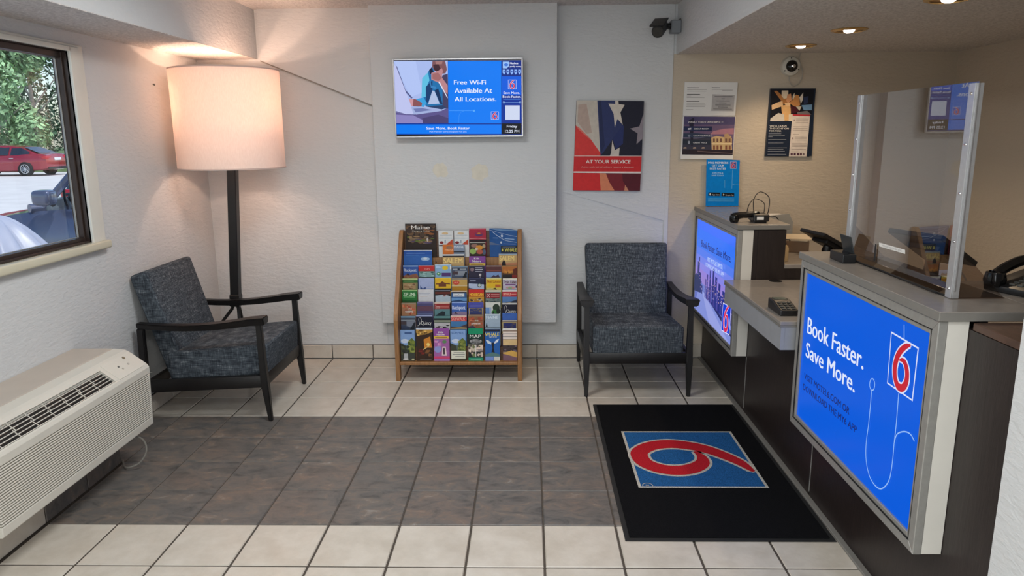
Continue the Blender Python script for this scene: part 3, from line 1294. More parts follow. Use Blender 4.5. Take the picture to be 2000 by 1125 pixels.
logo(sg, quadmap, (2, 90, 218), (196, 36, 52), (214, 222, 248), .03, 1.4)
sg.build('logo', lb)
LN = (150, 190, 246)
pts = lambda *q: [yz(*p) for p in q]
sg.line([yz(1705 + 5 * math.cos(a * .3142), 751 + 11.5 * math.sin(a * .3142)) for a in range(20)], .004, LN, True)
sg.line(pts(*spline([(1704, 763), (1699, 820), (1693, 870), (1694, 905), (1702, 935), (1716, 953), (1728, 952), (1739, 935), (1745, 900), (1748, 866), (1752, 830), (1757, 768)], 6)), .0042, LN)
sg.line(pts(*spline([(1748, 866), (1754, 848), (1768, 843), (1780, 848), (1788, 862)], 6)), .0042, LN)
sg.line(pts((1768, 634), (1768, 662)), .0042, LN)
sg.build('line_art', lb)

fb, (LX2, fy0, fy1, fz0, fz1) = light_sign(FY0 + .002, FY1, 'backlit city skyline sign in silver frame beside the far armchair', '')
MB().box((LX2, fy0, fz0), (LX2 + .006, fy1, fz1), em((50, 118, 238))).build('lit_panel', fb)
# picture in sheet units: u along the sign from the far end, v up
fs = Sheet(lambda u, v: Vector((LX2, fy1 + (fy0 - fy1) * u, fz0 + (fz1 - fz0) * v)), (-1, 0, 0), em, .00004, .0004)
bands = [(1, .9, (58, 112, 250)), (.9, .8, (50, 116, 246)), (.8, .7, (60, 120, 240)), (.7, .62, (84, 124, 236)), (.62, .55, (112, 130, 232)), (.55, .48, (132, 132, 226)), (.48, .42, (146, 128, 214)), (.42, .34, (150, 130, 206)), (.34, .0, (110, 124, 200))]
for a, b, c_ in bands:
    fs.rect(0, b, 1, a, c_)
fs.poly([(0, .30), (.25, .27), (.6, .30), (1, .34), (1, .0), (0, .0)], (98, 112, 190))
fs.poly([(.1, .24), (.3, .27), (1.0, .10), (1, .0), (.0, .0)], (128, 142, 214))
fs.poly([(.22, .26), (.27, .26), (.95, .0), (.45, .0)], (150, 160, 224))
fs.poly([(.27, .265), (.30, .265), (1.0, .13), (1.0, .07)], (40, 46, 104))
rs = random.Random(2)
for a, b, h, c_ in ((.02, .06, .42, (62, 66, 128)), (.06, .10, .56, (46, 54, 114)), (.09, .12, .62, (52, 58, 120)), (.12, .17, .46, (40, 48, 110)), (.17, .20, .38, (70, 74, 140)), (.16, .23, .34, (52, 60, 122)), (.30, .33, .44, (86, 76, 150)), (.34, .375, .50, (60, 58, 136)), (.375, .41, .38, (96, 84, 156)), (.42, .455, .56, (46, 52, 130)), (.455, .49, .42, (84, 76, 158)), (.50, .54, .60, (42, 48, 124)), (.54, .57, .45, (66, 64, 144)), (.57, .62, .54, (44, 52, 132)), (.62, .66, .42, (74, 72, 156)), (.66, .71, .50, (40, 48, 126)), (.71, .76, .40, (56, 60, 146)), (.76, .82, .46, (44, 52, 134)), (.82, .90, .38, (38, 46, 124)), (.90, 1., .42, (46, 56, 140))):
    fs.rect(a, .24 - .06 * a, b, h - .02, c_)
    for k in range(6):
        y_ = .27 + rs.random() * max(.01, (h - .32))
        x_ = a + (b - a) * rs.random() * .7
        fs.rect(x_, y_, x_ + (b - a) * .25, y_ + .008, (160, 150, 200) if rs.random() < .6 else (214, 176, 170))
fs.poly([(.0, .20), (.18, .23), (.19, .36), (.10, .40), (0, .38)], (38, 50, 96))
fs.build('skyline_print', fb)
fx = Sheet(lambda x, y: onX(x, y, LX2), (-1, 0, 0), em, .0001, .0085)
fx.text('Book Faster. Save More.', (1372, 481), (1430, 513), (1373, 467), (22, 36, 120), .003)
fx.text('VISIT MOTEL6.COM OR', (1384, 510), (1414, 527), (1384, 501), (196, 214, 255), .003)
fx.text('DOWNLOAD THE MY6 APP', (1381, 520), (1416, 541), (1381, 512), (196, 214, 255), .003)
fx.build('lettering', fb)
q4 = [onX(*q, LX2) for q in ((1411, 645), (1427, 655), (1431, 599), (1415, 591))]
fl = Sheet(lambda y, z: Vector((LX2, y, z)), (-1, 0, 0), em, .0001, .0085)


def quadmap2(u, v):
    q = q4[0] * (1 - u) * (1 - v) + q4[1] * u * (1 - v) + q4[2] * u * v + q4[3] * (1 - u) * v
    return (q.y, q.z)


logo(fl, quadmap2, (16, 60, 214), (214, 40, 90), (230, 226, 255), .03)
fl.build('logo', fb)

# ------------------------------------------------------------------ brochure rack
rk = thing('brochure_rack', 'oak stepped brochure rack full of leaflets standing against the wall panel', 'rack', (-.485, 4.93, 0))
RX0, RX1 = -.918, -.052
side = [(4.722, 0), (4.775, 0), (4.775, .10), (5.09, .10), (5.09, 0), (5.128, 0), (5.128, .995), (5.085, .995), (5.06, .978), (4.735, .47), (4.722, .43)]
for x in (RX0, RX1 - .03):
    MB().prism([(x, y, z) for y, z in side], (.03, 0, 0), OAK, .004, 2).build('side_panel', rk)
IX0, IX1 = RX0 + .03, RX1 - .03
TY = [4.762 + .042 * k for k in range(9)]
TOP = [.351, .441, .521, .600, .678, .756, .836, .900, 1.002]
HB = .215
LED = [t - HB for t in TOP]
LED[8] = .80
MB().box((IX0, 4.728, .112), (IX1, 5.11, .134), OAK, .004, 2).build('bottom_shelf', rk)
MB().box((IX0, 5.112, .112), (IX1, 5.124, .985), OAKD).build('back_panel', rk)
for k in range(9):
    z1 = LED[k + 1] if k < 8 else .98
    y = TY[k] + .021
    if k < 8:
        MB().box((IX0, y, LED[k] - .008), (IX1, y + .007, z1), OAK if k in (5, 6, 7) else OAKD, .001).build('riser', rk)  # lower risers darker: shade of the deep gaps put into the wood colour
    if k > 0:
        MB().box((IX0, TY[k] - .0135, LED[k] - .008), (IX1, TY[k] + .021, LED[k]), OAKD, .001).build('tread', rk)
# knots and bolt heads on the bare planks
mb = MB()
for px, py in ((852, 490), (852, 512)):
    q = onY(px, py, TY[6] + .0205)
    mb.lathe([(.004, 0), (.004, .002)], (q.x, TY[6] + .0215, q.z), BLACK, 10, 'Y')
mb.build('bolt_head', rk)['kind'] = 'stuff'


def brochure(k, x0, x1, yt, base, ops, label, h=None, bend=0., name='brochure', lean=None, thick=.006):
    """a leaflet in tier k between two image columns; ops use u 0..1 across and v 0..1 down the visible strip"""
    Y = TY[k]
    a, b = onY(x0, yt, Y), onY(x1, yt, Y)
    a.x, b.x = max(a.x, IX0 + .004), min(b.x, IX1 - .004)
    zb = LED[k] + .0006 if k else .1346
    zt = (a.z + b.z) / 2
    w = b.x - a.x
    hh = zt - zb
    vis = hh if k == 0 else (h or .094)
    ln = (.016 if k < 8 else .005) if lean is None else lean
    t = thing(name, label, 'brochure' if name == 'brochure' else name, ((a.x + b.x) / 2, Y, zb), 'leaflets on the oak rack')
    up = Vector((0, ln, hh)).normalized()
    P0 = Vector((a.x, Y - .004, zb))
    nrm = Vector((0, -up.z, up.y))
    mb = MB()
    if bend:
        # a floppy sheet: the free corner curls forward and sags
        g = 8
        vs, fs = [], []
        for s_ in (0, 1):
            for i in range(g + 1):
                for j in range(g + 1):
                    vs.append(bent(P0, w, hh, up, nrm, i / g, j / g, bend) - nrm * (.003 * s_))
        o2 = (g + 1) ** 2
        for i in range(g):
            for j in range(g):
                q = [i * (g + 1) + j, (i + 1) * (g + 1) + j, (i + 1) * (g + 1) + j + 1, i * (g + 1) + j + 1]
                fs += [q, [x + o2 for x in q[::-1]]]
        mb.add(vs, fs, pm(base))
    else:
        mb.prism([P0, P0 + Vector((w, 0, 0)), P0 + Vector((w, 0, 0)) + up * hh, P0 + up * hh], -nrm * thick, pm(base))
    mb.build('body', t)
    if bend:
        sh = Sheet(lambda u, v: bent(P0, w, hh, up, nrm, u, 1 - v * vis / hh, bend), nrm, pm, .00005, .0003)
    else:
        sh = Sheet(lambda u, v: P0 + Vector((w * u, 0, 0)) + up * (hh - v * vis), nrm, pm, .00005, .0002)
    for o in ops:
        if o[0] == 'r':
            sh.rect(*o[1:5], o[5])
        elif o[0] == 'p':
            sh.poly(o[1], o[2])
        elif o[0] == 't':
            sh.tx(o[1], o[2], o[3], o[4], o[5], o[6], o[7] if len(o) > 7 else .0)
        elif o[0] == 'e':
            sh.ell(*o[1:5], o[5], 14)
        elif o[0] == 'n':      # speckled picture: random soft patches inside a box
            rd = random.Random(int(x0 * 7 + yt))
            for q in range(o[6]):
                u, v = o[1] + (o[3] - o[1]) * rd.random(), o[2] + (o[4] - o[2]) * rd.random()
                ru, rv = .05 + .09 * rd.random(), (o[4] - o[2]) * (.06 + .10 * rd.random())
                u = min(max(u, o[1] + ru), o[3] - ru)
                v = min(max(v, o[2] + rv), o[4] - rv)
                sh.ell(u, v, ru, rv, o[5][q % len(o[5])], 7)
        elif o[0] == 'l':
            sh.line(o[1], o[2], o[3])
    if ops:
        sh.build('cover_print', t)
    return t


def bent(P0, w, hh, up, nrm, u, v, b):
    u, v = min(max(u, 0), 1), min(max(v, 0), 1)
    p = P0 + Vector((w * u, 0, 0)) + up * (hh * v)
    return p + nrm * (b * (v ** 2) * (1 - u) ** 1.5) - Vector((0, 0, b * .6 * v * u ** 2))


W_, K_ = (228, 226, 220), (24, 24, 30)
TAN, CRM = (196, 164, 112), (214, 206, 188)
LT = 'leaflet'
# bottom tier, whole covers showing
brochure(0, 779, 809, 645, (86, 98, 92), [('r', 0, 0, 1, .5, (128, 160, 206)), ('e', .3, .36, .28, .07, (196, 208, 226)), ('p', [(.0, .42), (.35, .5), (.42, .66), (1, .62), (1, 1), (0, 1)], (62, 66, 58)), ('p', [(.45, .62), (.58, .34), (.8, .26), (1, .36), (1, .72), (.5, .76)], (92, 108, 52)), ('n', .48, .34, 1, .74, [(122, 132, 58), (74, 88, 44), (140, 148, 74)], 22), ('n', 0, .5, .6, .8, [(52, 60, 46), (82, 86, 54), (44, 48, 44)], 18), ('r', .3, .08, .82, .12, (48, 76, 128)), ('r', .22, .76, .5, .93, (178, 180, 180)), ('e', .34, .94, .2, .025, W_), ('e', .85, .95, .1, .03, (176, 176, 140))],
         'bottom row leftmost leaflet, blue sky over green tree picture')
brochure(0, 812, 844, 641, (58, 40, 28), [('r', 0, 0, 1, .05, (190, 200, 214)), ('p', [(0, .05), (1, .05), (1, .12), (.6, .2), (.2, .22), (0, .15)], (186, 142, 66)), ('n', .02, .06, .7, .24, [(206, 164, 84), (110, 76, 34), (226, 186, 104)], 14), ('t', 'S. Barn', .1, .7, .2, .14, (60, 36, 18)), ('p', [(.45, .35), (.85, .26), (.95, .6), (.48, .6)], (206, 132, 48)), ('e', .72, .5, .1, .05, (246, 214, 120)), ('p', [(.35, .66), (.8, .52), (.8, .55), (.35, .69)], (226, 190, 120)), ('n', .1, .64, .5, .85, [(122, 44, 36), (96, 36, 32), (70, 40, 34)], 14), ('n', .5, .66, .95, .95, [(86, 62, 44), (128, 84, 48), (48, 36, 30)], 14), ('r', .2, .95, .9, .965, (120, 110, 98))],
         'bottom row second leaflet, glowing amber wooden barn interior cover')
brochure(0, 846, 877, 642, (160, 96, 158), [('r', 0, 0, 1, .23, (140, 78, 152)), ('t', 'Kids', .3, .62, .15, .09, W_, .006), ('t', 'Nature', .2, .7, .215, .16, W_, .006), ('r', .03, .24, .95, .315, (226, 194, 60)), ('r', .1, .262, .86, .29, (150, 110, 60)), ('n', .04, .36, .5, .6, [(196, 120, 176), (146, 150, 200), (214, 150, 190)], 14), ('e', .68, .41, .14, .05, (96, 132, 92)), ('e', .25, .65, .22, .1, (140, 150, 206)), ('p', [(.55, .56), (.75, .56), (.82, .84), (.5, .84)], (228, 206, 206)), ('r', .6, .6, .7, .8, (60, 50, 58)), ('r', 0, .86, 1, .93, (206, 70, 112)), ('r', 0, .95, 1, 1, (168, 124, 188))],
         'bottom row third leaflet, purple cover with yellow band')
brochure(0, 879, 909, 645, (86, 98, 92), [('r', 0, 0, 1, .5, (128, 160, 206)), ('e', .35, .36, .28, .07, (196, 208, 226)), ('t', 'SUMMER', .08, .86, .13, .06, (44, 84, 146)), ('p', [(.0, .42), (.35, .5), (.42, .66), (1, .62), (1, 1), (0, 1)], (62, 66, 50)), ('p', [(.45, .62), (.58, .34), (.8, .26), (1, .36), (1, .72), (.5, .76)], (92, 108, 52)), ('n', .48, .34, 1, .68, [(122, 132, 58), (74, 88, 44), (140, 148, 74)], 22), ('r', .04, .67, .98, .93, (218, 218, 200)), ('r', .2, .72, .9, .735, (120, 120, 116)), ('r', .12, .78, .92, .80, (90, 96, 96)), ('r', .3, .85, .9, .87, (120, 120, 116)), ('r', .06, .95, .9, .985, (70, 60, 44))],
         'bottom row fourth leaflet, tree picture with white notice box')
brochure(0, 914, 943, 642, (34, 44, 42), [('r', 0, 0, 1, .18, (22, 140, 98)), ('r', .0, .18, 1, .32, (18, 54, 44)), ('t', 'MAP', .1, .86, .295, .19, W_, .006), ('e', .5, .4, .42, .075, (128, 128, 128)), ('n', .1, .34, .9, .47, [(160, 160, 160), (90, 88, 88), (60, 60, 60)], 10), ('r', 0, .5, .48, .72, (196, 184, 164)), ('r', .52, .5, 1, .72, (150, 140, 138)), ('n', 0, .5, 1, .88, [(206, 188, 172), (90, 80, 74), (226, 206, 190), (110, 120, 80)], 26), ('r', .48, .5, .52, .88, W_), ('r', 0, .9, 1, 1, (40, 146, 110)), ('r', .15, .94, .85, .955, (180, 214, 196))],
         'bottom row fifth leaflet, green cover reading MAP')
brochure(0, 947, 976, 644, (40, 96, 170), [('r', 0, 0, 1, .07, (32, 36, 54)), ('t', 'WHALE', .0, .95, .205, .10, (238, 214, 60), .006), ('t', 'WATCH', .28, .78, .262, .22, (226, 226, 210), .006), ('p', [(.04, .34), (.2, .34), (.42, .42), (.4, .48), (.16, .44)], (206, 216, 226)), ('p', [(.94, .3), (.8, .32), (.62, .4), (.62, .46), (.86, .4)], (214, 222, 230)), ('p', [(.42, .42), (.62, .42), (.58, .6), (.66, .8), (.4, .8), (.48, .6)], (24, 30, 44)), ('p', [(.0, .8), (.5, .73), (1, .8), (1, .86), (0, .86)], (86, 122, 122)), ('r', .0, .87, .55, 1, (120, 146, 206)), ('r', .58, .87, 1, 1, (206, 206, 196))],
         'bottom row sixth leaflet, blue cover with whale tail')
brochure(0, 982, 1013, 642, (150, 130, 116), [('r', 0, 0, 1, .05, W_), ('r', 0, .1, 1, .33, (226, 212, 202)), ('r', .0, .16, 1, .18, (110, 108, 110)), ('r', .0, .25, 1, .265, (110, 108, 110)), ('r', 0, .34, 1, .52, (214, 184, 132)), ('r', 0, .52, 1, .72, (66, 56, 58)), ('n', 0, .52, 1, .72, [(110, 96, 110), (46, 40, 44)], 10), ('p', [(0, .76), (.6, .68), (1, .74), (1, .9), (0, .86)], (206, 164, 84)), ('p', [(0, .78), (1, .9), (1, 1), (0, 1)], (122, 92, 104))],
         'bottom row rightmost leaflet, cream bands over tan dunes')
# tier 1
brochure(1, 779, 811, 618, (70, 78, 92), [('r', 0, 0, 1, .12, (108, 142, 166)), ('r', .0, .28, .95, .33, (150, 158, 166)), ('r', .0, .4, .36, .62, (70, 60, 64)), ('r', .38, .38, 1, .8, (120, 126, 140)), ('p', [(.6, 1), (.9, .45), (1, .48), (.9, 1)], (32, 36, 46)), ('p', [(0, .68), (.5, .76), (.6, 1), (0, 1)], (56, 66, 90))],
         'second row from bottom leftmost leaflet, grey seal picture')
brochure(1, 812, 844, 616, (26, 28, 46), [('r', 0, 0, 1, .1, (150, 160, 196)), ('t', 'Quincy', .3, .93, .72, .44, W_, -.004), ('l', spline([(.08, .8), (.2, .7), (.16, .3), (.24, .16), (.32, .4), (.2, .72)], 5), .02, W_)],
         'second row from bottom second leaflet, navy with white script Quincy')
brochure(1, 847, 879, 618, (50, 66, 68), [('r', 0, 0, 1, .16, (86, 128, 128)), ('r', 0, .16, 1, .3, (34, 44, 44)), ('r', 0, .3, 1, .46, (128, 134, 116)), ('r', .02, .5, .98, 1, (186, 184, 184)), ('n', .1, .64, .95, 1, [(74, 46, 60), (110, 84, 90), (40, 36, 40)], 12)],
         'second row from bottom third leaflet, grey crowd picture under teal')
brochure(1, 880, 911, 617, (66, 118, 166), [('r', 0, 0, 1, .09, (226, 196, 180)), ('r', 0, .09, 1, .42, (186, 62, 66)), ('t', 'SKYWALK', .04, .9, .36, .12, (226, 150, 140), .006), ('p', [(0, .8), (.5, .86), (1, .62), (1, 1), (0, 1)], (74, 58, 64)), ('p', [(0, .92), (.6, .86), (1, .9), (1, 1), (0, 1)], (166, 140, 92))],
         'second row from bottom fourth leaflet, red band over blue bay')
brochure(1, 914, 944, 615, (150, 98, 70), [('r', 0, 0, 1, .12, (142, 122, 96)), ('n', .05, .2, .95, .9, [(186, 84, 56), (130, 96, 66), (196, 118, 82), (146, 70, 52)], 22), ('t', 'THE', .42, .66, .5, .4, W_), ('t', 'ADVENTURE', .2, .8, .72, .6, W_, .004), ('p', [(.0, .9), (.3, .8), (.5, 1), (0, 1)], (70, 66, 86))],
         'second row from bottom fifth leaflet, orange brown with white words')
brochure(1, 947, 977, 614, (158, 176, 192), [('r', 0, 0, 1, .05, (196, 208, 218)), ('t', 'MAINE', .08, .84, .34, .14, (214, 226, 234), .006), ('p', [(.03, 1), (.08, .7), (.12, .66), (.16, .9), (.2, 1)], (44, 58, 62)), ('p', [(.0, .97), (1, .94), (1, 1), (0, 1)], (78, 92, 94))],
         'second row from bottom sixth leaflet, pale misty blue reading MAINE')
brochure(1, 981, 1012, 626, (36, 42, 92), [('r', 0, 0, 1, .08, (196, 186, 170)), ('r', .0, .12, 1, .2, (170, 150, 104)), ('r', .06, .2, .94, 1, (40, 46, 104)), ('n', .08, .2, .92, .6, [(90, 76, 84), (54, 60, 110), (70, 66, 88)], 10), ('r', .0, .2, .06, 1, (186, 166, 116)), ('r', .94, .2, 1, 1, (186, 166, 116)), ('r', 0, .64, 1, .8, W_)],
         'second row from bottom rightmost leaflet, tan framed navy picture')
# tier 2
brochure(2, 781, 812, 592, (160, 116, 84), [('r', 0, 0, 1, .1, (150, 134, 112)), ('n', .05, .12, .95, .95, [(196, 92, 62), (142, 108, 76), (206, 128, 92), (156, 80, 60)], 22), ('t', 'LOOK', .42, .72, .48, .36, W_), ('t', 'CARNIVAL', .25, .8, .72, .58, W_, .004)],
         'third row from bottom leftmost leaflet, orange and tan patchwork')
brochure(2, 814, 845, 590, (74, 72, 112), [('r', 0, 0, 1, .12, (104, 100, 140)), ('r', 0, .3, 1, .68, (98, 66, 82)), ('r', 0, .84, 1, 1, (96, 104, 142))],
         'third row from bottom second leaflet, plain dusky purple')
brochure(2, 848, 878, 591, (90, 128, 132), [('r', 0, 0, 1, .1, (216, 192, 176)), ('r', 0, .1, 1, .5, (142, 44, 44)), ('t', 'Xtreme', .05, .35, .46, .16, (226, 190, 180)), ('r', .36, .26, .95, .32, (206, 130, 120)), ('r', .36, .38, .95, .43, (206, 130, 120)), ('p', [(.1, .95), (.5, .66), (.7, .72), (.66, 1), (.1, 1)], (34, 44, 50))],
         'third row from bottom third leaflet, dark red band over teal surf')
brochure(2, 882, 911, 590, (62, 96, 170), [('r', 0, 0, 1, .1, (138, 164, 214)), ('t', 'Rockport', .03, .9, .56, .26, (206, 216, 236), .006), ('p', [(0, .8), (.5, .72), (1, .76), (1, 1), (0, 1)], (140, 120, 146)), ('p', [(.15, .9), (.25, .72), (.4, .9)], (70, 50, 60))],
         'third row from bottom fourth leaflet, blue cover reading Rockport')
brochure(2, 914, 944, 591, (70, 74, 150), [('r', 0, 0, 1, .36, (74, 78, 158)), ('r', .08, .25, .86, .29, (140, 144, 206)), ('r', .04, .42, .96, .5, (160, 142, 104)), ('r', .1, .46, .9, 1, (56, 62, 108)), ('n', .12, .44, .88, .75, [(96, 90, 96), (120, 104, 84), (66, 72, 110)], 12), ('r', .04, .5, .1, 1, (178, 158, 106)), ('r', .9, .4, .97, 1, (178, 158, 106))],
         'third row from bottom fifth leaflet, indigo top with tan framed photo')
brochure(2, 948, 977, 591, (206, 208, 200), [('r', .0, .38, .38, .86, (110, 146, 196)), ('r', .28, .4, .34, 1, W_), ('e', .72, .4, .24, .28, (42, 58, 44)), ('e', .66, .76, .26, .22, (60, 116, 58)), ('p', [(.4, .95), (.55, .6), (.6, 1)], (30, 40, 34)), ('e', .86, .66, .14, .2, (34, 44, 36))],
         'third row from bottom sixth leaflet, white with waterfall and green bush')
brochure(2, 981, 1013, 592, (26, 26, 42), [('r', 0, 0, 1, .12, (196, 194, 190)), ('t', 'Quincy', .3, .93, .76, .48, W_, -.004), ('l', spline([(.08, .84), (.2, .74), (.16, .34), (.24, .2), (.32, .44), (.2, .76)], 5), .02, W_)],
         'third row from bottom rightmost leaflet, navy with white script Quincy')
# tier 3
brochure(3, 782, 814, 567, (38, 112, 52), [('r', 0, 0, 1, .09, (150, 200, 130)), ('t', 'ZIP LINE', .08, .88, .44, .18, (206, 230, 196), .006), ('r', .1, .5, .86, .55, (130, 190, 130)), ('p', [(0, .7), (.3, .78), (.6, .72), (1, .8), (1, 1), (0, 1)], (30, 82, 38))],
         'fourth row from bottom leftmost leaflet, green cover reading ZIP LINE')
brochure(3, 816, 846, 566, (206, 206, 208), [('r', .08, .26, .8, .3, (150, 156, 176)), ('r', .1, .36, .7, .39, (160, 170, 186)), ('r', .1, .5, .6, .53, (196, 180, 160)), ('r', .1, .62, .5, .65, (190, 190, 190))],
         'fourth row from bottom second leaflet, nearly all white')
brochure(3, 849, 879, 567, (46, 38, 40), [('r', 0, 0, 1, .07, (110, 116, 130)), ('r', 0, .14, 1, .3, (96, 44, 36)), ('p', [(.02, .42), (.5, .36), (1, .46), (1, .95), (.02, .95)], (170, 184, 194)), ('n', .4, .3, .9, .5, [(130, 60, 56), (160, 150, 150)], 6), ('r', .02, .84, 1, .95, (206, 208, 208))],
         'fourth row from bottom third leaflet, dark top over snowy street')
brochure(3, 881, 911, 569, (54, 92, 142), [('r', 0, 0, 1, .06, (216, 196, 170)), ('r', .04, .06, 1, .16, (30, 34, 52)), ('r', .12, .18, .85, .42, (214, 218, 220)), ('t', 'NewPort', .16, .7, .38, .22, (90, 96, 120)), ('r', 0, .5, 1, .74, (104, 150, 196)), ('p', [(.0, .74), (.5, .66), (1, .8), (1, 1), (0, 1)], (46, 72, 110))],
         'fourth row from bottom fourth leaflet, blue sea with white title box')
brochure(3, 915, 945, 566, (190, 140, 50), [('r', 0, 0, 1, .26, (196, 46, 44)), ('r', 0, .26, 1, .54, (186, 84, 34)), ('t', 'MOHEGAN', .06, .96, .5, .26, (236, 190, 60), .006), ('r', 0, .6, 1, .66, (216, 156, 60)), ('n', .05, .66, .95, 1, [(206, 196, 176), (46, 40, 50), (170, 120, 60)], 14)],
         'fourth row from bottom fifth leaflet, red and yellow')
brochure(3, 948, 978, 567, (108, 122, 118), [('r', 0, 0, 1, .14, (206, 200, 176)), ('r', .02, .2, .92, .62, (136, 42, 48)), ('t', 'X', .07, .3, .54, .26, (226, 200, 196)), ('r', .36, .3, .9, .36, (206, 136, 130)), ('r', .36, .44, .9, .5, (206, 136, 130)), ('n', .02, .64, .9, 1, [(76, 92, 96), (130, 140, 132), (56, 66, 70)], 12)],
         'fourth row from bottom sixth leaflet, maroon panel with large X')
brochure(3, 981, 1012, 567, (90, 128, 180), [('r', 0, 0, 1, .12, W_), ('r', 0, .12, 1, .5, (176, 52, 64)), ('t', 'SKYWALK', .06, .6, .4, .2, (236, 170, 150), .006), ('r', .62, .28, .95, .33, (226, 150, 140)), ('p', [(0, .95), (.6, .85), (1, .7), (1, 1), (0, 1)], (54, 58, 76)), ('p', [(0, 1), (.5, .9), (.8, 1)], (196, 178, 140))],
         'fourth row from bottom rightmost leaflet, red band over blue sky')
# tier 4
brochure(4, 783, 815, 544, (130, 124, 84), [('r', 0, 0, 1, .12, (178, 190, 130)), ('r', 0, .14, 1, .32, (54, 106, 48)), ('r', .1, .2, .75, .25, (120, 160, 110)), ('r', .04, .38, .86, .84, (170, 140, 100)), ('n', .06, .4, .84, .82, [(146, 110, 76), (190, 164, 128), (104, 70, 54)], 12)],
         'fifth row from bottom leftmost leaflet, green and tan')
brochure(4, 817, 847, 543, (160, 172, 206), [('p', [(.08, 1), (.1, .55), (.16, .7), (.26, .8), (.46, .68), (.46, 1)], (56, 76, 128)), ('r', .5, .7, .96, .74, (190, 186, 200)), ('r', .5, .86, .96, .9, (190, 180, 190))],
         'fifth row from bottom second leaflet, pale blue with statue silhouette')
brochure(4, 849, 880, 543, (222, 178, 44), [('r', 0, 0, 1, .05, (236, 200, 90)), ('p', [(.06, .42), (.3, .4), (.46, .26), (.62, .38), (.95, .42), (.95, .5), (.7, .48), (.7, .66), (.22, .66), (.22, .5), (.06, .5)], (110, 62, 36)), ('r', 0, .8, 1, 1, (34, 26, 26))],
         'fifth row from bottom third leaflet, bright yellow with brown pavilion')
brochure(4, 882, 912, 543, (190, 156, 88), [('r', 0, 0, 1, .14, (142, 128, 110)), ('e', .28, .36, .22, .16, (196, 74, 54)), ('t', 'SALE', .16, .4, .4, .3, (226, 170, 140)), ('r', 0, .56, 1, .6, (222, 206, 176)), ('r', 0, .68, 1, .95, (176, 126, 34)), ('r', 0, .96, 1, 1, (226, 196, 160))],
         'fifth row from bottom fourth leaflet, tan and mustard with red oval')
brochure(4, 915, 945, 543, (40, 42, 68), [('r', 0, 0, 1, .08, (60, 62, 92)), ('r', .06, .2, .46, .25, (170, 176, 200)), ('p', [(.0, .42), (.6, .46), (1, .5), (1, .84), (0, .84)], (178, 190, 214)), ('e', .7, .56, .14, .16, (60, 84, 92)), ('e', .7, .56, .09, .1, (196, 206, 200)), ('p', [(0, .74), (.3, .82), (.6, .86), (0, .9)], (70, 66, 92))],
         'fifth row from bottom fifth leaflet, navy top with round badge')
brochure(4, 949, 979, 543, (216, 196, 96), [('r', 0, 0, 1, .07, (206, 206, 160)), ('r', .06, .14, .98, .74, (224, 180, 40)), ('t', 'Best Lobster', .1, .98, .36, .14, (150, 70, 24), .006), ('r', .6, .5, .95, .7, (186, 96, 48)), ('p', [(.4, .84), (.6, .74), (.7, .9)], (50, 40, 30)), ('r', .1, .8, .4, .94, (206, 190, 140))],
         'fifth row from bottom sixth leaflet, yellow with brown lettering')
brochure(4, 982, 1013, 544, (190, 186, 196), [('r', 0, 0, 1, .1, (226, 222, 206)), ('t', 'Train Rides', .04, .95, .38, .16, (86, 34, 54), .006), ('r', .18, .42, .9, .52, (120, 76, 130)), ('e', .55, .7, .34, .1, (206, 142, 146)), ('e', .5, .72, .16, .06, (130, 170, 120)), ('r', .0, .82, 1, .96, (166, 172, 184)), ('e', .95, .62, .06, .1, (70, 46, 80))],
         'fifth row from bottom rightmost leaflet, white with maroon words')
# tier 5
brochure(5, 785, 816, 519, (54, 88, 156), [('r', 0, 0, 1, .08, (150, 178, 216)), ('t', 'Rockport', .06, .88, .46, .22, (196, 206, 226), .006), ('p', [(0, .8), (.26, .62), (.4, .72), (.9, .6), (1, .8), (1, 1), (0, 1)], (140, 92, 70)), ('p', [(.2, .72), (.3, .55), (.44, .74)], (52, 46, 60)), ('n', .02, .78, .98, 1, [(166, 120, 74), (150, 74, 58)], 8)],
         'sixth row from bottom leftmost leaflet, blue with red harbour shacks')
brochure(5, 817, 848, 519, (86, 116, 110), [('r', 0, 0, 1, .05, (226, 150, 140)), ('r', 0, .05, 1, .42, (186, 46, 46)), ('t', 'TRIPS', .34, .7, .32, .18, (226, 170, 164)), ('r', .05, .46, 1, .86, (130, 164, 160)), ('n', .06, .46, .98, .86, [(84, 118, 112), (160, 190, 186), (60, 90, 92)], 12), ('r', 0, .86, 1, 1, (28, 34, 38))],
         'sixth row from bottom second leaflet, red band over teal water')
brochure(5, 849, 881, 517, (138, 174, 206), [('r', 0, 0, 1, .06, (196, 214, 226)), ('e', .62, .26, .19, .15, (222, 190, 50)), ('r', .92, .1, 1, .36, W_), ('r', .4, .62, .95, .9, (84, 56, 112)), ('e', .22, .7, .14, .12, (84, 150, 96)), ('e', .2, .68, .05, .05, W_), ('e', .2, .2, .16, .08, (176, 206, 234))],
         'sixth row from bottom third leaflet, light blue with yellow sun')
brochure(5, 882, 913, 520, (74, 84, 106), [('r', 0, 0, 1, .1, (120, 140, 156)), ('r', .04, .18, .94, .3, (36, 44, 58)), ('r', .06, .21, .36, .26, (206, 210, 214)), ('r', .5, .21, .9, .26, (190, 196, 200)), ('r', .2, .36, .94, .72, (136, 142, 152)), ('r', .04, .4, .38, .64, (72, 56, 62)), ('p', [(.62, 1), (.86, .42), (.95, .48), (.9, 1)], (30, 34, 44))],
         'sixth row from bottom fourth leaflet, grey with perched bird')
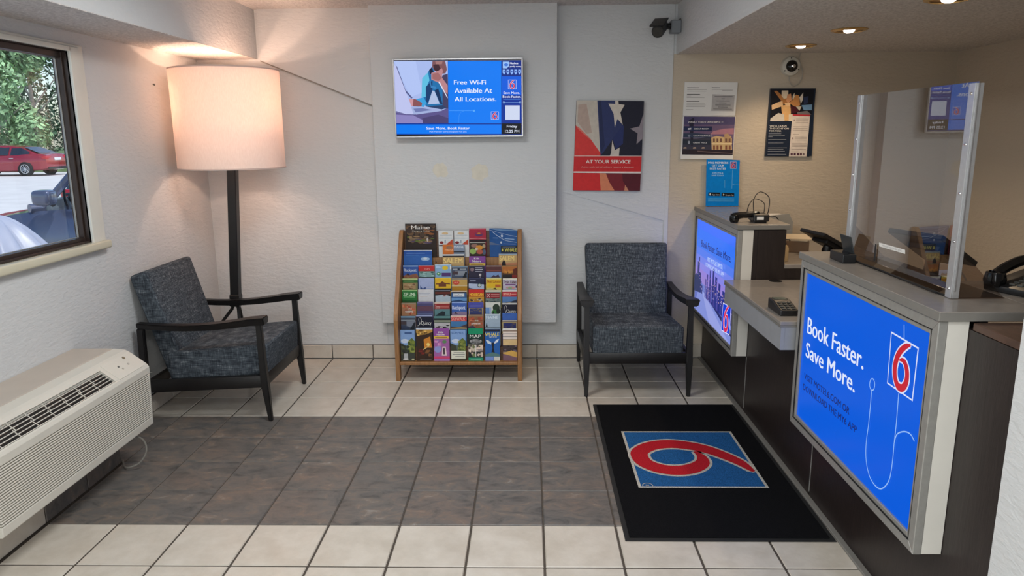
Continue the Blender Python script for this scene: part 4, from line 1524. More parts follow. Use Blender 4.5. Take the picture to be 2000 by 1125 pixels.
brochure(5, 915, 946, 519, (46, 42, 62), [('r', 0, 0, 1, .06, (110, 110, 128)), ('e', .22, .3, .13, .14, (128, 106, 112)), ('r', .42, .14, .85, .19, (170, 170, 184)), ('r', .42, .27, .9, .33, (190, 190, 200)), ('r', .42, .42, .85, .47, (170, 170, 184)), ('e', .72, .7, .08, .09, (196, 190, 190)), ('r', .7, .76, .74, .9, (150, 146, 150))],
         'sixth row from bottom fifth leaflet, dark purple night sky')
brochure(5, 949, 979, 519, (110, 134, 176), [('r', 0, 0, 1, .09, (130, 110, 104)), ('r', 0, .09, 1, .48, (88, 52, 52)), ('r', 0, .36, 1, .42, (130, 70, 64)), ('r', 0, .52, 1, .86, (122, 150, 196)), ('p', [(.3, .9), (.5, .7), (.6, .8), (.8, .66), (.9, .9)], (70, 56, 76)), ('r', 0, .9, 1, 1, (170, 190, 196))],
         'sixth row from bottom sixth leaflet, brown band over blue harbour')
brochure(5, 981, 1013, 519, (90, 56, 36), [('r', 0, 0, 1, .08, (156, 124, 80)), ('p', [(0, .08), (1, .08), (1, .4), (0, .55)], (176, 106, 52)), ('t', 'The Barn', .08, .7, .58, .3, (216, 150, 60), .006), ('p', [(.7, .3), (1, .15), (1, .6), (.8, .7)], (96, 44, 30)), ('r', 0, .68, .66, 1, (40, 36, 34)), ('r', .66, .7, 1, 1, (130, 44, 36))],
         'sixth row from bottom rightmost leaflet, orange over dark brown')
# tier 6
brochure(6, 784, 843, 489, (48, 96, 168), [('r', 0, 0, 1, .05, (206, 214, 226)), ('r', 0, .05, 1, .35, (40, 82, 158)), ('r', .1, .2, .75, .24, (110, 150, 206)), ('r', .08, .34, .55, .37, (90, 140, 200)), ('e', .76, .62, .16, .14, (150, 180, 214)), ('e', .76, .6, .07, .08, (206, 214, 224))],
         'wide blue magazine with small white flower, upper left of the rack', h=.1, name='magazine')
brochure(6, 864, 906, 497, (190, 158, 108), [('r', 0, 0, 1, .1, (216, 218, 218)), ('r', 0, .1, 1, .2, (44, 42, 44)), ('t', 'SALEM', .04, .92, .66, .26, (236, 208, 130), .006), ('p', [(.2, .96), (.3, .72), (.36, .7), (.46, .96)], (30, 24, 24)), ('r', 0, .8, .2, 1, (176, 130, 86))],
         'tan leaflet reading SALEM left of the purple one', h=.094)
brochure(6, 916, 948, 501, (120, 66, 140), [('r', 0, 0, 1, .5, (132, 72, 150)), ('t', 'Kids', .3, .62, .26, .1, W_, .006), ('t', 'Nature', .2, .72, .52, .3, W_, .006), ('r', .0, .62, .98, .84, (216, 184, 70)), ('r', .1, .7, .86, .76, (150, 110, 60))],
         'purple leaflet with yellow band below the fruit cover', h=.08)
brochure(6, 974, 1013, 496, (190, 158, 108), [('r', 0, 0, 1, .08, (150, 170, 186)), ('t', 'SALEM', .04, .84, .5, .14, (236, 208, 130), .006), ('p', [(.14, .9), (.18, .66), (.28, .46), (.38, .66), (.42, .9)], (34, 26, 28)), ('p', [(0, .74), (.5, .7), (1, .64), (1, 1), (0, 1)], (186, 128, 92)), ('p', [(.16, .9), (.2, .6), (.28, .5), (.36, .62), (.4, .9)], (34, 26, 28))],
         'tan leaflet reading SALEM at the right edge under the whale cover', h=.094)
# tier 7
brochure(7, 864, 907, 478, (150, 156, 168), [('r', 0, 0, .5, 1, (206, 112, 44)), ('e', .3, .3, .15, .16, (150, 110, 84)), ('t', 'MASSA', .1, .48, .66, .44, (236, 196, 150)), ('r', .5, 0, 1, 1, (132, 146, 166)), ('t', 'MAINE', .52, .96, .36, .12, (206, 214, 222), .006), ('r', .5, .66, 1, .8, (52, 58, 68))],
         'orange and grey leaflet below the twin white covers', h=.07)
brochure(7, 917, 948, 473, (60, 48, 40), [('r', 0, 0, 1, .05, (196, 196, 186)), ('e', .3, .26, .22, .12, (150, 110, 96)), ('e', .6, .4, .22, .18, (206, 140, 50)), ('e', .2, .66, .2, .2, (146, 178, 92)), ('e', .64, .7, .22, .16, (176, 90, 70)), ('e', .9, .3, .1, .14, (170, 150, 120)), ('e', .92, .72, .1, .2, (80, 92, 116)), ('e', .42, .5, .1, .1, (206, 186, 160))],
         'fruit and vegetable cover below the crimson leaflet', h=.1)
brochure(7, 978, 1013, 481, (36, 42, 48), [('r', .1, .06, .9, .14, (90, 100, 120)), ('t', 'WHALE', .24, .98, .66, .24, (206, 196, 90), .006), ('r', .06, .3, .14, .6, (206, 196, 90)), ('r', 0, .78, 1, .9, (60, 70, 130))],
         'dark leaflet reading WHALE in yellow at the right edge', h=.06)
# top tier
brochure(8, 791, 851, 437, (52, 42, 38), [('n', .02, .04, .98, .98, [(84, 66, 52), (46, 38, 36), (110, 84, 60), (64, 50, 44)], 40), ('n', .6, .2, .95, .6, [(150, 92, 50), (120, 78, 48)], 10), ('n', .05, .6, .95, 1, [(96, 110, 50), (130, 110, 86), (86, 72, 100), (150, 120, 84)], 22), ('t', 'Maine', .2, .8, .27, .07, (226, 222, 214), .006), ('t', 'Camping Guide', .22, .8, .38, .31, (206, 198, 180), .0), ('e', .72, .78, .03, .1, (200, 190, 180))],
         'brown magazine reading Maine at the top left of the rack', h=.145, name='magazine')
for x0, lab in ((856, 'left one of the twin white leaflets with red roof on top'), (886.5, 'right one of the twin white leaflets with red roof on top')):
    brochure(8, x0, x0 + 29, 450, (216, 218, 216), [('r', 0, 0, 1, .03, (196, 200, 200)), ('e', .45, .18, .22, .07, (216, 186, 140)), ('r', .1, .27, .9, .3, (170, 178, 186)), ('r', 0, .45, 1, .48, (170, 190, 200)), ('p', [(.55, .8), (.95, .52), (.95, .85), (.55, .85)], (190, 76, 52)), ('e', .2, .72, .14, .08, (130, 44, 44)), ('r', .4, .56, .5, .75, (160, 168, 176)), ('r', .02, .86, .3, .94, (60, 50, 50))], lab, h=.12)
brochure(8, 916, 949, 446, (166, 44, 66), [('r', 0, 0, 1, .05, (206, 120, 136)), ('r', 0, .05, .92, .1, (190, 70, 90)), ('e', .58, .45, .24, .16, (84, 56, 104)), ('p', [(.34, .46), (.82, .46), (.7, .32), (.46, .32)], (166, 44, 66)), ('e', .58, .38, .09, .06, (196, 120, 50)), ('p', [(0, .74), (.5, .72), (1, .78), (1, .82), (.5, .77), (0, .8)], (206, 130, 130)), ('r', 0, .84, 1, 1, (44, 34, 38))],
         'crimson leaflet with small sunset emblem in the top row', h=.095)
brochure(8, 956, 1010, 445, (44, 88, 148), [('p', [(0, .02), (.4, .16), (1, .04), (1, 0), (0, 0)], (120, 158, 200)), ('l', spline([(.02, .1), (.3, .24), (.65, .36), (1, .42)], 6), .016, (196, 210, 228)), ('l', spline([(.1, .2), (.3, .46), (.6, .72), (.98, .78)], 6), .02, (206, 218, 232)), ('e', .45, .45, .04, .09, (186, 200, 220)), ('r', .55, .58, .9, .63, (150, 176, 210)), ('r', .12, .56, .3, .6, (120, 150, 196)), ('e', .42, .85, .03, .07, (196, 206, 220)), ('r', .5, .9, .95, .95, (96, 120, 176)), ('p', [(0, .8), (.4, 1), (0, 1)], (100, 116, 146))],
         'floppy wide blue leaflet with white curves at the top right', h=.12, bend=.03)
# second blue leaflet squeezed behind the framed one at the right end
brochure(1, 981, 1012, 612.5, (62, 100, 176), [('r', 0, 0, 1, .03, (110, 144, 206)), ('r', .2, .05, .6, .08, (44, 76, 146))],
         'plain blue leaflet right under the rightmost navy script one', thick=.003).location.y += .0098

# ------------------------------------------------------------------ television on the wall panel
tv = thing('television', 'flat screen television with blue hotel slides high on the wall panel', 'television', (-.48, 5.1, 1.9))
TVY = 5.055
a, b = onY(766, 115, TVY), onY(1022, 267, TVY)
tx0, tx1, tz0, tz1 = a.x, b.x, b.z, a.z
MB().box((tx0 + .004, TVY + .004, tz0 + .004), (tx1 - .004, TVY + .035, tz1 - .004), BLACK, .004, 2).build('back_case', tv)
MB().box((-.66, TVY + .035, 1.76), (-.30, 5.138, 2.04), DGREY, .003).build('wall_bracket', tv)
mb = MB()
w = .010
for q in (((tx0, tz0), (tx0 + w, tz1)), ((tx1 - w, tz0), (tx1, tz1)), ((tx0 + w, tz0), (tx1 - w, tz0 + w * 1.1)), ((tx0 + w, tz1 - w), (tx1 - w, tz1))):
    mb.box((q[0][0], TVY - .004, q[0][1]), (q[1][0], TVY + .012, q[1][1]), ALU, .002)
mb.build('bezel', tv)
MB().box((tx0 + w, TVY, tz0 + w), (tx1 - w, TVY + .004, tz1 - w), BLACKG).build('screen', tv)
t_ = Sheet(lambda x, y: onY(x, y, TVY), (0, -1, 0), em, .00015, .0003)
BL, BL2, BL3 = (4, 122, 244), (14, 92, 220), (10, 50, 148)
t_.poly([(769, 119), (1019, 118), (1019, 263), (774, 263)], BL3)
t_.poly([(875, 119.5), (979, 119), (979, 241), (876, 241)], BL)
t_.poly([(774, 243), (979, 243), (979, 261.5), (775, 261.5)], BL)
t_.poly([(980, 119), (1018, 119), (1018, 148), (980, 148)], (16, 44, 132))
t_.poly([(980, 149), (1018, 149), (1018, 186), (980, 186)], BL2)
t_.poly([(980, 241), (1018.5, 241), (1018.5, 262), (980, 262)], (14, 16, 24))
t_.build('slide_panels', tv)
sv = 914 / 130.
v = lambda *q: [(765 + x / sv, 110 + y / sv) for x, y in q]
# photograph of a man behind a laptop
pic = Sheet(lambda x, y: onY(x, y, TVY), (0, -1, 0), em, .00015, .0018)
pic.poly(v((30, 66), (770, 62), (778, 915), (64, 920)), (168, 186, 236))
pic.poly(v((30, 66), (330, 64), (420, 500), (260, 560), (60, 130)), (178, 196, 244))
pic.poly(v((57, 760), (300, 800), (700, 740), (778, 700), (778, 915), (64, 920)), (92, 84, 138))
pic.poly(v((60, 800), (300, 812), (520, 920), (64, 920)), (140, 132, 190))
pic.poly(v((420, 850), (640, 800), (778, 850), (778, 915), (430, 918)), (74, 66, 112))
pic.poly(v((700, 260), (770, 240), (778, 720), (690, 700), (650, 420)), (66, 62, 96))
pic.poly(v((515, 190), (560, 140), (620, 280), (700, 460), (700, 680), (470, 690), (430, 560), (420, 400), (470, 280)), (34, 112, 172))
pic.poly(v((420, 300), (500, 220), (520, 330), (470, 440), (480, 560), (410, 560)), (96, 190, 226))
pic.poly(v((470, 420), (560, 330), (560, 470), (500, 640), (470, 620)), (24, 62, 112))
pic.poly(v((560, 470), (590, 480), (660, 650), (500, 660)), (176, 192, 226))
pic.poly(v((590, 470), (640, 440), (700, 660), (665, 650)), (22, 50, 92))
pic.poly(v((560, 66), (735, 64), (760, 180), (740, 235), (690, 240), (590, 200), (555, 140)), (124, 82, 88))
pic.poly(v((570, 120), (640, 100), (680, 190), (640, 215), (585, 190)), (64, 38, 48))
pic.poly(v((600, 70), (700, 66), (690, 110), (610, 110)), (160, 116, 114))
pic.poly(v((515, 190), (550, 150), (575, 210), (530, 250)), (26, 32, 60))
pic.poly(v((545, 230), (640, 200), (690, 160), (705, 200), (690, 290), (770, 400), (770, 520), (740, 500), (640, 360), (545, 320)), (186, 132, 138))
pic.poly(v((560, 240), (640, 225), (690, 300), (640, 340), (560, 310)), (160, 104, 106))
pic.poly(v((640, 350), (660, 350), (770, 560), (768, 580)), (216, 220, 240))
pic.poly(v((520, 330), (535, 330), (545, 400), (610, 420), (600, 450), (540, 430)), (60, 130, 190))
pic.poly(v((310, 600), (440, 560), (480, 640), (440, 700), (330, 690)), (60, 160, 220))
pic.poly(v((240, 580), (330, 590), (420, 640), (410, 690), (300, 690), (260, 640)), (138, 84, 88))
pic.poly(v((235, 580), (300, 590), (290, 690), (270, 680)), (206, 150, 160))
pic.poly(v((60, 130), (75, 140), (190, 460), (290, 570), (270, 580), (180, 480)), (88, 92, 140))
pic.poly(v((32, 100), (66, 150), (310, 790), (200, 795), (58, 750)), (190, 196, 238))
pic.poly(v((58, 750), (200, 795), (310, 795), (300, 812), (60, 775)), (112, 110, 160))
pic.poly(v((270, 700), (400, 690), (690, 730), (690, 750), (340, 800), (300, 790)), (162, 176, 220))
pic.poly(v((300, 720), (420, 712), (560, 738), (330, 770)), (112, 122, 176))
pic.poly(v((470, 690), (700, 670), (760, 710), (690, 730)), (40, 62, 104))
pic.build('slide_photo', tv)
tt = Sheet(lambda x, y: onY(x, y, TVY), (0, -1, 0), em, .00015, .003)
WT = (232, 238, 255)
tt.text('Free Wi-Fi', (887, 165), (949, 165), (887, 156), WT, .004)
tt.text('Available At', (888, 181.5), (961, 181), (888, 172), WT, .004)
tt.text('All Locations.', (888, 198), (969, 197.5), (888, 189), WT, .004)
tt.text('Save More. Book Faster', (833, 253), (917, 253), (833, 247.5), WT, .003)
tt.text('My6 Member perks designed. For you.', (839, 258.3), (912, 258.3), (839, 255.5), (190, 214, 255))
tt.text('Nashua', (996, 125.5), (1012, 125.5), (996, 121.5), WT, .004)
tt.text('partly sunny', (996, 131), (1018, 131), (996, 128), WT, .003)
tt.text('Save More.', (983.5, 183.5), (1015, 183.5), (983.5, 178.8), WT, .004)
tt.text('Book Faster.', (982, 191), (1017.5, 191), (982, 186.2), WT, .004)
tt.text('Friday', (990, 249), (1010, 249), (990, 244), WT, .004)
tt.text('12:25 PM', (986.5, 259), (1014, 259), (986.5, 253.5), WT, .004)
tt.build('lettering', tv)
ic = Sheet(lambda x, y: onY(x, y, TVY), (0, -1, 0), em, .00015, .0028)
ic.poly([(982, 120.5), (994.5, 120.5), (994.5, 129), (990, 133.5), (982, 133.5)], (150, 190, 246))
ic.ell(988.5, 126.5, 4, 3, (70, 120, 214))
for k in range(5):
    x = 984.5 + 7.6 * k
    ic.poly([(x - 2.6, 136), (x + 2.6, 136), (x + 2.8, 142), (x, 146), (x - 2.8, 142)], (140, 180, 246))
    ic.ell(x, 140, 1.3, 1.6, (50, 90, 180), 8)
ic.line([(984, 200), (1016, 200)], .5, (140, 190, 255))
ic.line([(984 + 1.6 * math.cos(q * .785), 200 + 1.6 * math.sin(q * .785)) for q in range(8)], .5, (170, 210, 255), True)
ic.line([(1016 + 1.6 * math.cos(q * .785), 200 + 1.6 * math.sin(q * .785)) for q in range(8)], .5, (170, 210, 255), True)
ic.line([(983, 194.5), (1017, 194.5)], .5, (80, 140, 230))
ic.rect(987, 206, 1015, 234, (206, 216, 240))
ic.line([(877, 216.5), (924, 216.5)], .6, (90, 170, 250))
ic.line(spline([(896, 240), (897, 226), (901, 219), (908, 216.5)], 5), .6, (70, 150, 246))
ic.ell(926, 216.5, 2, 2, (90, 170, 250), 10)
ic.build('line_art', tv)
lgo = Sheet(lambda x, y: onY(x, y, TVY), (0, -1, 0), em, .00012, .003)
for x0, y0, x1, y1 in ((959, 233, 974, 218), (992.5, 174, 1008.5, 156)):
    logo(lgo, lambda u, v_: (x0 + (x1 - x0) * u, y0 + (y1 - y0) * v_), (30, 96, 220), (206, 40, 84), (226, 232, 255), .035, 1.2)
lgo.build('logo', tv)


# ------------------------------------------------------------------ wall posters
def poster(name, label, cat, pts, Y, th, body, edge=None):
    q = [onY(x, y, Y) for x, y in pts]
    c_ = sum(q, Vector()) / 4
    t = thing(name, label, cat, (c_.x, YB, c_.z))
    MB().prism(q, (0, th, 0), body, .0015, 1).build('board', t)
    return t


po = poster('canvas_poster', 'red white and blue flag canvas reading AT YOUR SERVICE', 'poster', [(1126, 196), (1258, 198), (1250, 373), (1119, 372)], 5.222, .027, mat('canvas_side', (60, 30, 40), .6, var=.1))
s5 = 5.625
v = lambda *q: [(1110 + x / s5, 185 + y / s5) for x, y in q]
sp = Sheet(lambda x, y: onY(x, y, 5.222), (0, -1, 0), pm, .00008, .0003)
sp.poly(v((90, 62), (832, 70), (806, 672), (65, 672)), (30, 30, 46))
sp.poly(v((90, 62), (318, 64), (350, 640), (300, 600), (82, 335)), (196, 186, 172))
sp.poly(v((110, 110), (200, 100), (260, 420), (200, 430), (100, 300)), (182, 160, 146))
sp.poly(v((318, 64), (525, 66), (560, 300), (600, 330), (380, 640), (352, 668)), (44, 54, 98))
sp.poly(v((330, 66), (360, 66), (400, 560), (356, 650)), (34, 42, 80))
sp.poly(v((600, 330), (610, 350), (600, 540), (520, 600), (488, 480)), (38, 48, 96))
sp.poly(v((82, 338), (120, 362), (240, 480), (352, 640), (352, 672), (65, 672)), (212, 58, 54))
sp.poly(v((82, 338), (120, 362), (240, 480), (240, 495), (110, 380)), (214, 110, 96))
sp.poly(v((514, 66), (550, 66), (553, 102), (618, 112), (572, 195), (597, 332), (540, 265), (510, 358), (498, 212), (440, 98), (515, 102)), (206, 196, 182))
sp.poly(v((822, 218), (826, 218), (816, 490), (806, 490), (748, 546), (762, 425), (678, 372), (780, 348)), (142, 132, 138))
sp.poly(v((482, 500), (512, 608), (565, 580), (555, 672), (455, 672), (470, 640)), (202, 192, 180))
sp.poly(v((62, 672), (806, 672), (796, 850), (56, 850)), (200, 42, 44))
sp.poly(v((66, 669), (806, 671), (806, 677), (66, 676)), (226, 206, 196))
sp.poly(v((58, 843), (798, 846), (796, 866), (57, 858)), (230, 214, 206))
sp.poly(v((57, 860), (350, 862), (356, 1052), (52, 1050)), (206, 44, 44))
sp.poly(v((342, 862), (415, 864), (450, 960), (510, 1052), (356, 1052)), (212, 128, 92))
sp.poly(v((412, 864), (796, 867), (786, 1050), (664, 1056), (625, 990), (612, 1054), (508, 1054), (450, 960)), (120, 34, 42))
sp.poly(v((590, 866), (796, 867), (786, 1050), (664, 1056), (600, 950)), (86, 26, 36))
sp.poly(v((612, 1054), (625, 990), (664, 1056)), (196, 130, 100))
sp.build('flag_print', po)
sp = Sheet(lambda x, y: onY(x, y, 5.222), (0, -1, 0), pm, .0001, .0035)
sp.text('AT YOUR SERVICE', *v((193, 753), (680, 755), (195, 713)), (236, 226, 216), .004)
sp.text('Active and retired military receive a discount', *v((142, 800), (718, 803), (143, 784)), (226, 170, 160))
sp.build('lettering', po)

s3 = 2000 / 540.
v = lambda *q: [(1100 + x / s3, 140 + y / s3) for x, y in q]
po = poster('notice_sheet', 'white printed rate notice above the hotel picture sheet', 'notice', [(1337.5, 160), (1441.5, 160.5), (1436, 226), (1334, 226.5)], 5.238, .012, PAPER)
sp = Sheet(lambda x, y: onY(x, y, 5.238), (0, -1, 0), pm, .00008, .0003)
G_ = (120, 116, 112)
for x0, x1, y in ((897, 985, 113), (897, 1040, 130), (897, 1035, 140), (895, 990, 162), (893, 925, 175), (893, 1022, 186), (892, 985, 212), (892, 1025, 228), (892, 1030, 240), (890, 1025, 252), (888, 940, 272), (1075, 1135, 113), (1075, 1230, 128), (1150, 1225, 134)):
    hd = y in (113, 162, 212)
    sp.poly(v((x0, y), (x1, y + .5), (x1, y + (5 if hd else 2.5)), (x0, y + (5 if hd else 2.5))), (88, 84, 82) if hd else (158, 152, 148))
sp.poly(v((1079, 164), (1240, 170), (1233, 287), (1071, 284)), (182, 178, 176))
for x0, x1, y in ((1095, 1225, 177), (1145, 1170, 194), (1108, 1205, 210), (1125, 1180, 224), (1100, 1210, 239), (1120, 1190, 254), (1085, 1220, 268)):
    sp.poly(v((x0, y), (x1, y + 1), (x1, y + 5), (x0, y + 4)), (112, 108, 108))
sp.build('notice_print', po)
s6 = 770 / 130.
v = lambda *q: [(1320 + x / s6, 220 + y / s6) for x, y in q]
po = poster('hotel_picture', 'dusk hotel picture sheet reading WHAT YOU CAN EXPECT', 'poster', [(1334, 227), (1437, 227.5), (1431.5, 312), (1329, 310.5)], 5.238, .012, PAPER)
sp = Sheet(lambda x, y: onY(x, y, 5.238), (0, -1, 0), pm, .00008, .0003)
sp.poly(v((95, 44), (686, 48), (656, 490), (72, 484)), (84, 76, 112))
sp.poly(v((90, 140), (680, 140), (668, 300), (82, 290)), (112, 92, 122))
sp.poly(v((430, 215), (560, 185), (672, 180), (668, 250), (400, 250)), (176, 124, 138))
sp.poly(v((90, 230), (240, 260), (420, 250), (430, 300), (85, 320)), (130, 120, 146))
sp.poly(v((80, 300), (240, 300), (410, 280), (410, 430), (76, 430)), (62, 62, 78))
sp.poly(v((410, 290), (470, 270), (560, 285), (560, 250), (640, 270), (650, 430), (415, 430)), (206, 176, 128))
sp.poly(v((560, 250), (600, 240), (650, 300), (650, 360), (560, 360)), (186, 152, 112))
for x in (430, 470, 510, 570, 610):
    sp.poly(v((x, 300), (x + 22, 300), (x + 22, 340), (x, 340)), (120, 86, 72))
    sp.poly(v((x, 378), (x + 24, 378), (x + 24, 426), (x, 426)), (132, 84, 64))
sp.poly(v((412, 350), (650, 350), (650, 366), (412, 366)), (232, 206, 160))
sp.poly(v((76, 425), (660, 430), (656, 490), (72, 484)), (46, 38, 46))
sp.poly(v((250, 440), (655, 470), (655, 478), (250, 452)), (110, 92, 92))
for x in (90, 200, 300):
    sp.poly(v((x, 400), (x + 30, 398), (x + 34, 416), (x - 4, 418)), (170, 150, 136))
sp.poly(v((150, 90), (200, 60), (208, 60), (196, 380), (176, 380)), (44, 40, 60))
sp.poly(v((92, 158), (420, 160), (416, 214), (88, 212)), (40, 48, 84))
sp.poly(v((86, 238), (250, 238), (400, 252), (396, 288), (84, 286)), (52, 62, 86))
sp.poly(v((80, 312), (400, 320), (396, 372), (78, 368)), (44, 52, 66))
sp.poly(v((138, 180), (176, 176), (176, 196), (138, 200)), (196, 196, 206))
sp.ell(1320 + 152 / s6, 220 + 268 / s6, 2.6, 2.6, (120, 130, 150), 10)
sp.ell(1320 + 150 / s6, 220 + 345 / s6, 2.2, 3.4, (150, 156, 170), 10)
sp.build('hotel_print', po)
sp = Sheet(lambda x, y: onY(x, y, 5.238), (0, -1, 0), pm, .0001, .0045)
sp.text('WHAT YOU CAN EXPECT:', *v((138, 122), (550, 122), (139, 96)), (214, 208, 210), .004)
sp.text('GREAT ROOM', *v((206, 196), (380, 197), (207, 177)), (222, 222, 226), .004)
sp.text('GREAT SERVICE', *v((202, 276), (394, 277), (203, 258)), (206, 208, 214), .004)
sp.text('GREAT PRICE', *v((198, 356), (358, 357), (199, 338)), (200, 202, 208), .004)
sp.build('lettering', po)

s7 = 944 / 130.
v = lambda *q: [(1480 + x / s7, 160 + y / s7) for x, y in q]
po = poster('framed_poster', 'framed navy poster of joined hands under the dome camera', 'poster', [(1505, 172.5), (1594, 172.5), (1581, 306), (1494, 305.5)], 5.232, .018, mat('navy_frame', (34, 42, 54), .35, var=.05))
sp = Sheet(lambda x, y: onY(x, y, 5.232), (0, -1, 0), pm, .00008, .0003)
sp.poly(v((190, 108), (812, 104), (764, 1050), (112, 1056)), (30, 40, 58))
sp.poly(v((190, 112), (800, 108), (770, 465), (490, 560), (172, 556)), (22, 22, 30))
sp.poly(v((230, 130), (270, 125), (400, 240), (430, 300), (370, 320)), (176, 118, 66))
sp.poly(v((340, 122), (432, 122), (430, 230), (370, 240), (338, 200)), (222, 204, 176))
sp.poly(v((195, 330), (280, 290), (350, 270), (360, 340), (200, 396)), (226, 188, 144))
sp.poly(v((420, 180), (470, 165), (480, 260), (430, 300), (400, 270)), (214, 152, 108))
sp.poly(v((495, 200), (520, 155), (526, 250), (490, 250)), (222, 206, 180))
sp.poly(v((540, 180), (585, 190), (600, 330), (540, 360), (440, 300), (500, 250)), (196, 136, 80))
sp.poly(v((590, 220), (645, 150), (640, 250), (610, 310)), (216, 206, 190))
sp.poly(v((330, 340), (460, 310), (470, 440), (440, 550), (380, 550), (340, 430)), (222, 174, 116))
sp.poly(v((380, 300), (460, 290), (450, 340), (400, 350)), (236, 196, 146))
sp.poly(v((180, 520), (290, 440), (370, 460), (380, 556), (174, 556)), (206, 198, 186))
sp.poly(v((440, 460), (490, 455), (490, 556), (436, 556)), (222, 208, 184))
sp.poly(v((620, 330), (770, 320), (765, 400), (650, 400)), (112, 150, 186))
sp.poly(v((650, 220), (720, 200), (710, 300), (650, 320)), (44, 54, 84))
sp.poly(v((460, 350), (540, 350), (590, 420), (480, 450)), (72, 26, 36))
sp.poly(v((540, 350), (620, 350), (590, 410)), (200, 190, 170))
sp.poly(v((560, 430), (700, 410), (760, 465), (560, 465)), (118, 114, 116))
sp.poly(v((490, 460), (742, 466), (690, 1058), (440, 1056)), (216, 206, 196))
sp.poly(v((495, 458), (742, 464), (740, 488), (494, 482)), (186, 52, 60))
for x0, x1, y in ((540, 720, 520), (538, 716, 545), (536, 714, 570), (500, 715, 630), (498, 705, 655), (496, 706, 680), (495, 580, 740), (530, 690, 780), (528, 690, 800), (526, 690, 820), (480, 690, 870), (478, 688, 890), (476, 688, 910), (474, 680, 950), (472, 600, 985)):
    sp.poly(v((x0, y), (x1, y + 2), (x1, y + 9), (x0, y + 7)), (170, 158, 150))
sp.ell(1480 + 515 / s7, 160 + 542 / s7, 1.6, 1.6, (150, 130, 126), 8)
sp.ell(1480 + 490 / s7, 160 + 800 / s7, 1.6, 2, (150, 130, 126), 8)
for x in (464, 508, 553, 594):
    sp.poly(v((x, 1008), (x + 30, 1008), (x + 29, 1040), (x - 1, 1040)), (84, 52, 66))
sp.ell(1480 + 650 / s7, 160 + 1024 / s7, 1.4, 2.4, (110, 90, 96), 8)
for x0, x1, y in ((152, 330, 730), (150, 380, 752), (148, 205, 775), (146, 400, 815), (144, 360, 862), (142, 410, 930), (140, 360, 952), (138, 380, 980), (136, 400, 1022)):
    sp.poly(v((x0, y), (x1, y), (x1, y + 8), (x0, y + 8)), (130, 136, 146))
sp.build('hands_print', po)
sp = Sheet(lambda x, y: onY(x, y, 5.232), (0, -1, 0), pm, .0001, .0045)
sp.text("WE'LL LEAVE", *v((165, 638), (408, 640), (166, 612)), (222, 222, 216), .004)
sp.text('THE LIGHT ON', *v((163, 672), (434, 674), (164, 648)), (222, 222, 216), .004)
sp.text('FOR YOU.', *v((160, 706), (330, 707), (161, 683)), (222, 222, 216), .004)
sp.build('lettering', po)

# blue tent sign standing on the far counter top
SBY = 5.222
bs = thing('counter_sign', 'upright blue acrylic offer sign standing at the back of the far counter', 'sign', (1.38, SBY, 1.1365))
q = [onY(x, y, SBY) for x, y in ((1380, 311), (1445, 313), (1442.5, 400), (1378.5, 399.5))]
q[2].z = q[3].z = 1.1368
MB().prism(q, (0, .004, 0), pm((0, 128, 214), .3)).build('printed_sheet', bs)
MB().box((q[3].x - .003, SBY - .034, 1.1363), (q[2].x + .003, SBY + .012, 1.1405), ACRYL).build('acrylic_foot', bs)
sp = Sheet(lambda x, y: onY(x, y, SBY), (0, -1, 0), pm, .00008, .0003)
v = lambda *q: [(1320 + x / s6, 220 + y / s6) for x, y in q]
LB = (216, 232, 246)
sp.text('MY6 MEMBERS', *v((374, 590), (606, 592), (375, 566)), LB, .02)
sp.text('GET OUR', *v((418, 622), (556, 623), (419, 600)), LB, .02)
sp.text('BEST RATES', *v((394, 658), (574, 659), (395, 634)), LB, .02)
sp.text('JOIN MY6 &', *v((420, 706), (548, 707), (421, 690)), (170, 214, 246), .01)
sp.text('SAVE TODAY', *v((415, 734), (552, 735), (416, 718)), (170, 214, 246), .01)
sp.poly(v((376, 922), (514, 925), (513, 965), (374, 962)), (16, 18, 24))
sp.poly(v((530, 927), (676, 931), (674, 970), (528, 966)), (16, 18, 24))
sp.text('App Store', *v((420, 956), (505, 957), (421, 938)), (206, 206, 206))
sp.text('Google Play', *v((572, 960), (668, 962), (573, 944)), (206, 206, 206))
sp.ell(1320 + 397 / s6, 220 + 944 / s6, 1.8, 2.2, (214, 214, 214), 10)
sp.poly(v((545, 936), (565, 948), (545, 960)), (190, 200, 196))
for y in (990, 1004, 1018):
    sp.poly(v((372, y), (672, y + 3), (672, y + 8), (372, y + 6)), (90, 180, 232))
sp.line(v((566, 780), (566, 870)), .5, (120, 200, 240))
sp.line(v((655, 660), (648, 880)), .5, (120, 200, 240))
sp.line(v((650, 838), (680, 826), (724, 826)), .5, (120, 200, 240))
logo(sp, lambda u, v_: (1320 + (628 + 72 * u) / s6, 220 + (648 - 80 * v_) / s6), (60, 70, 150), (190, 50, 80), (216, 220, 240), .04)
sp.build('sign_print', bs)

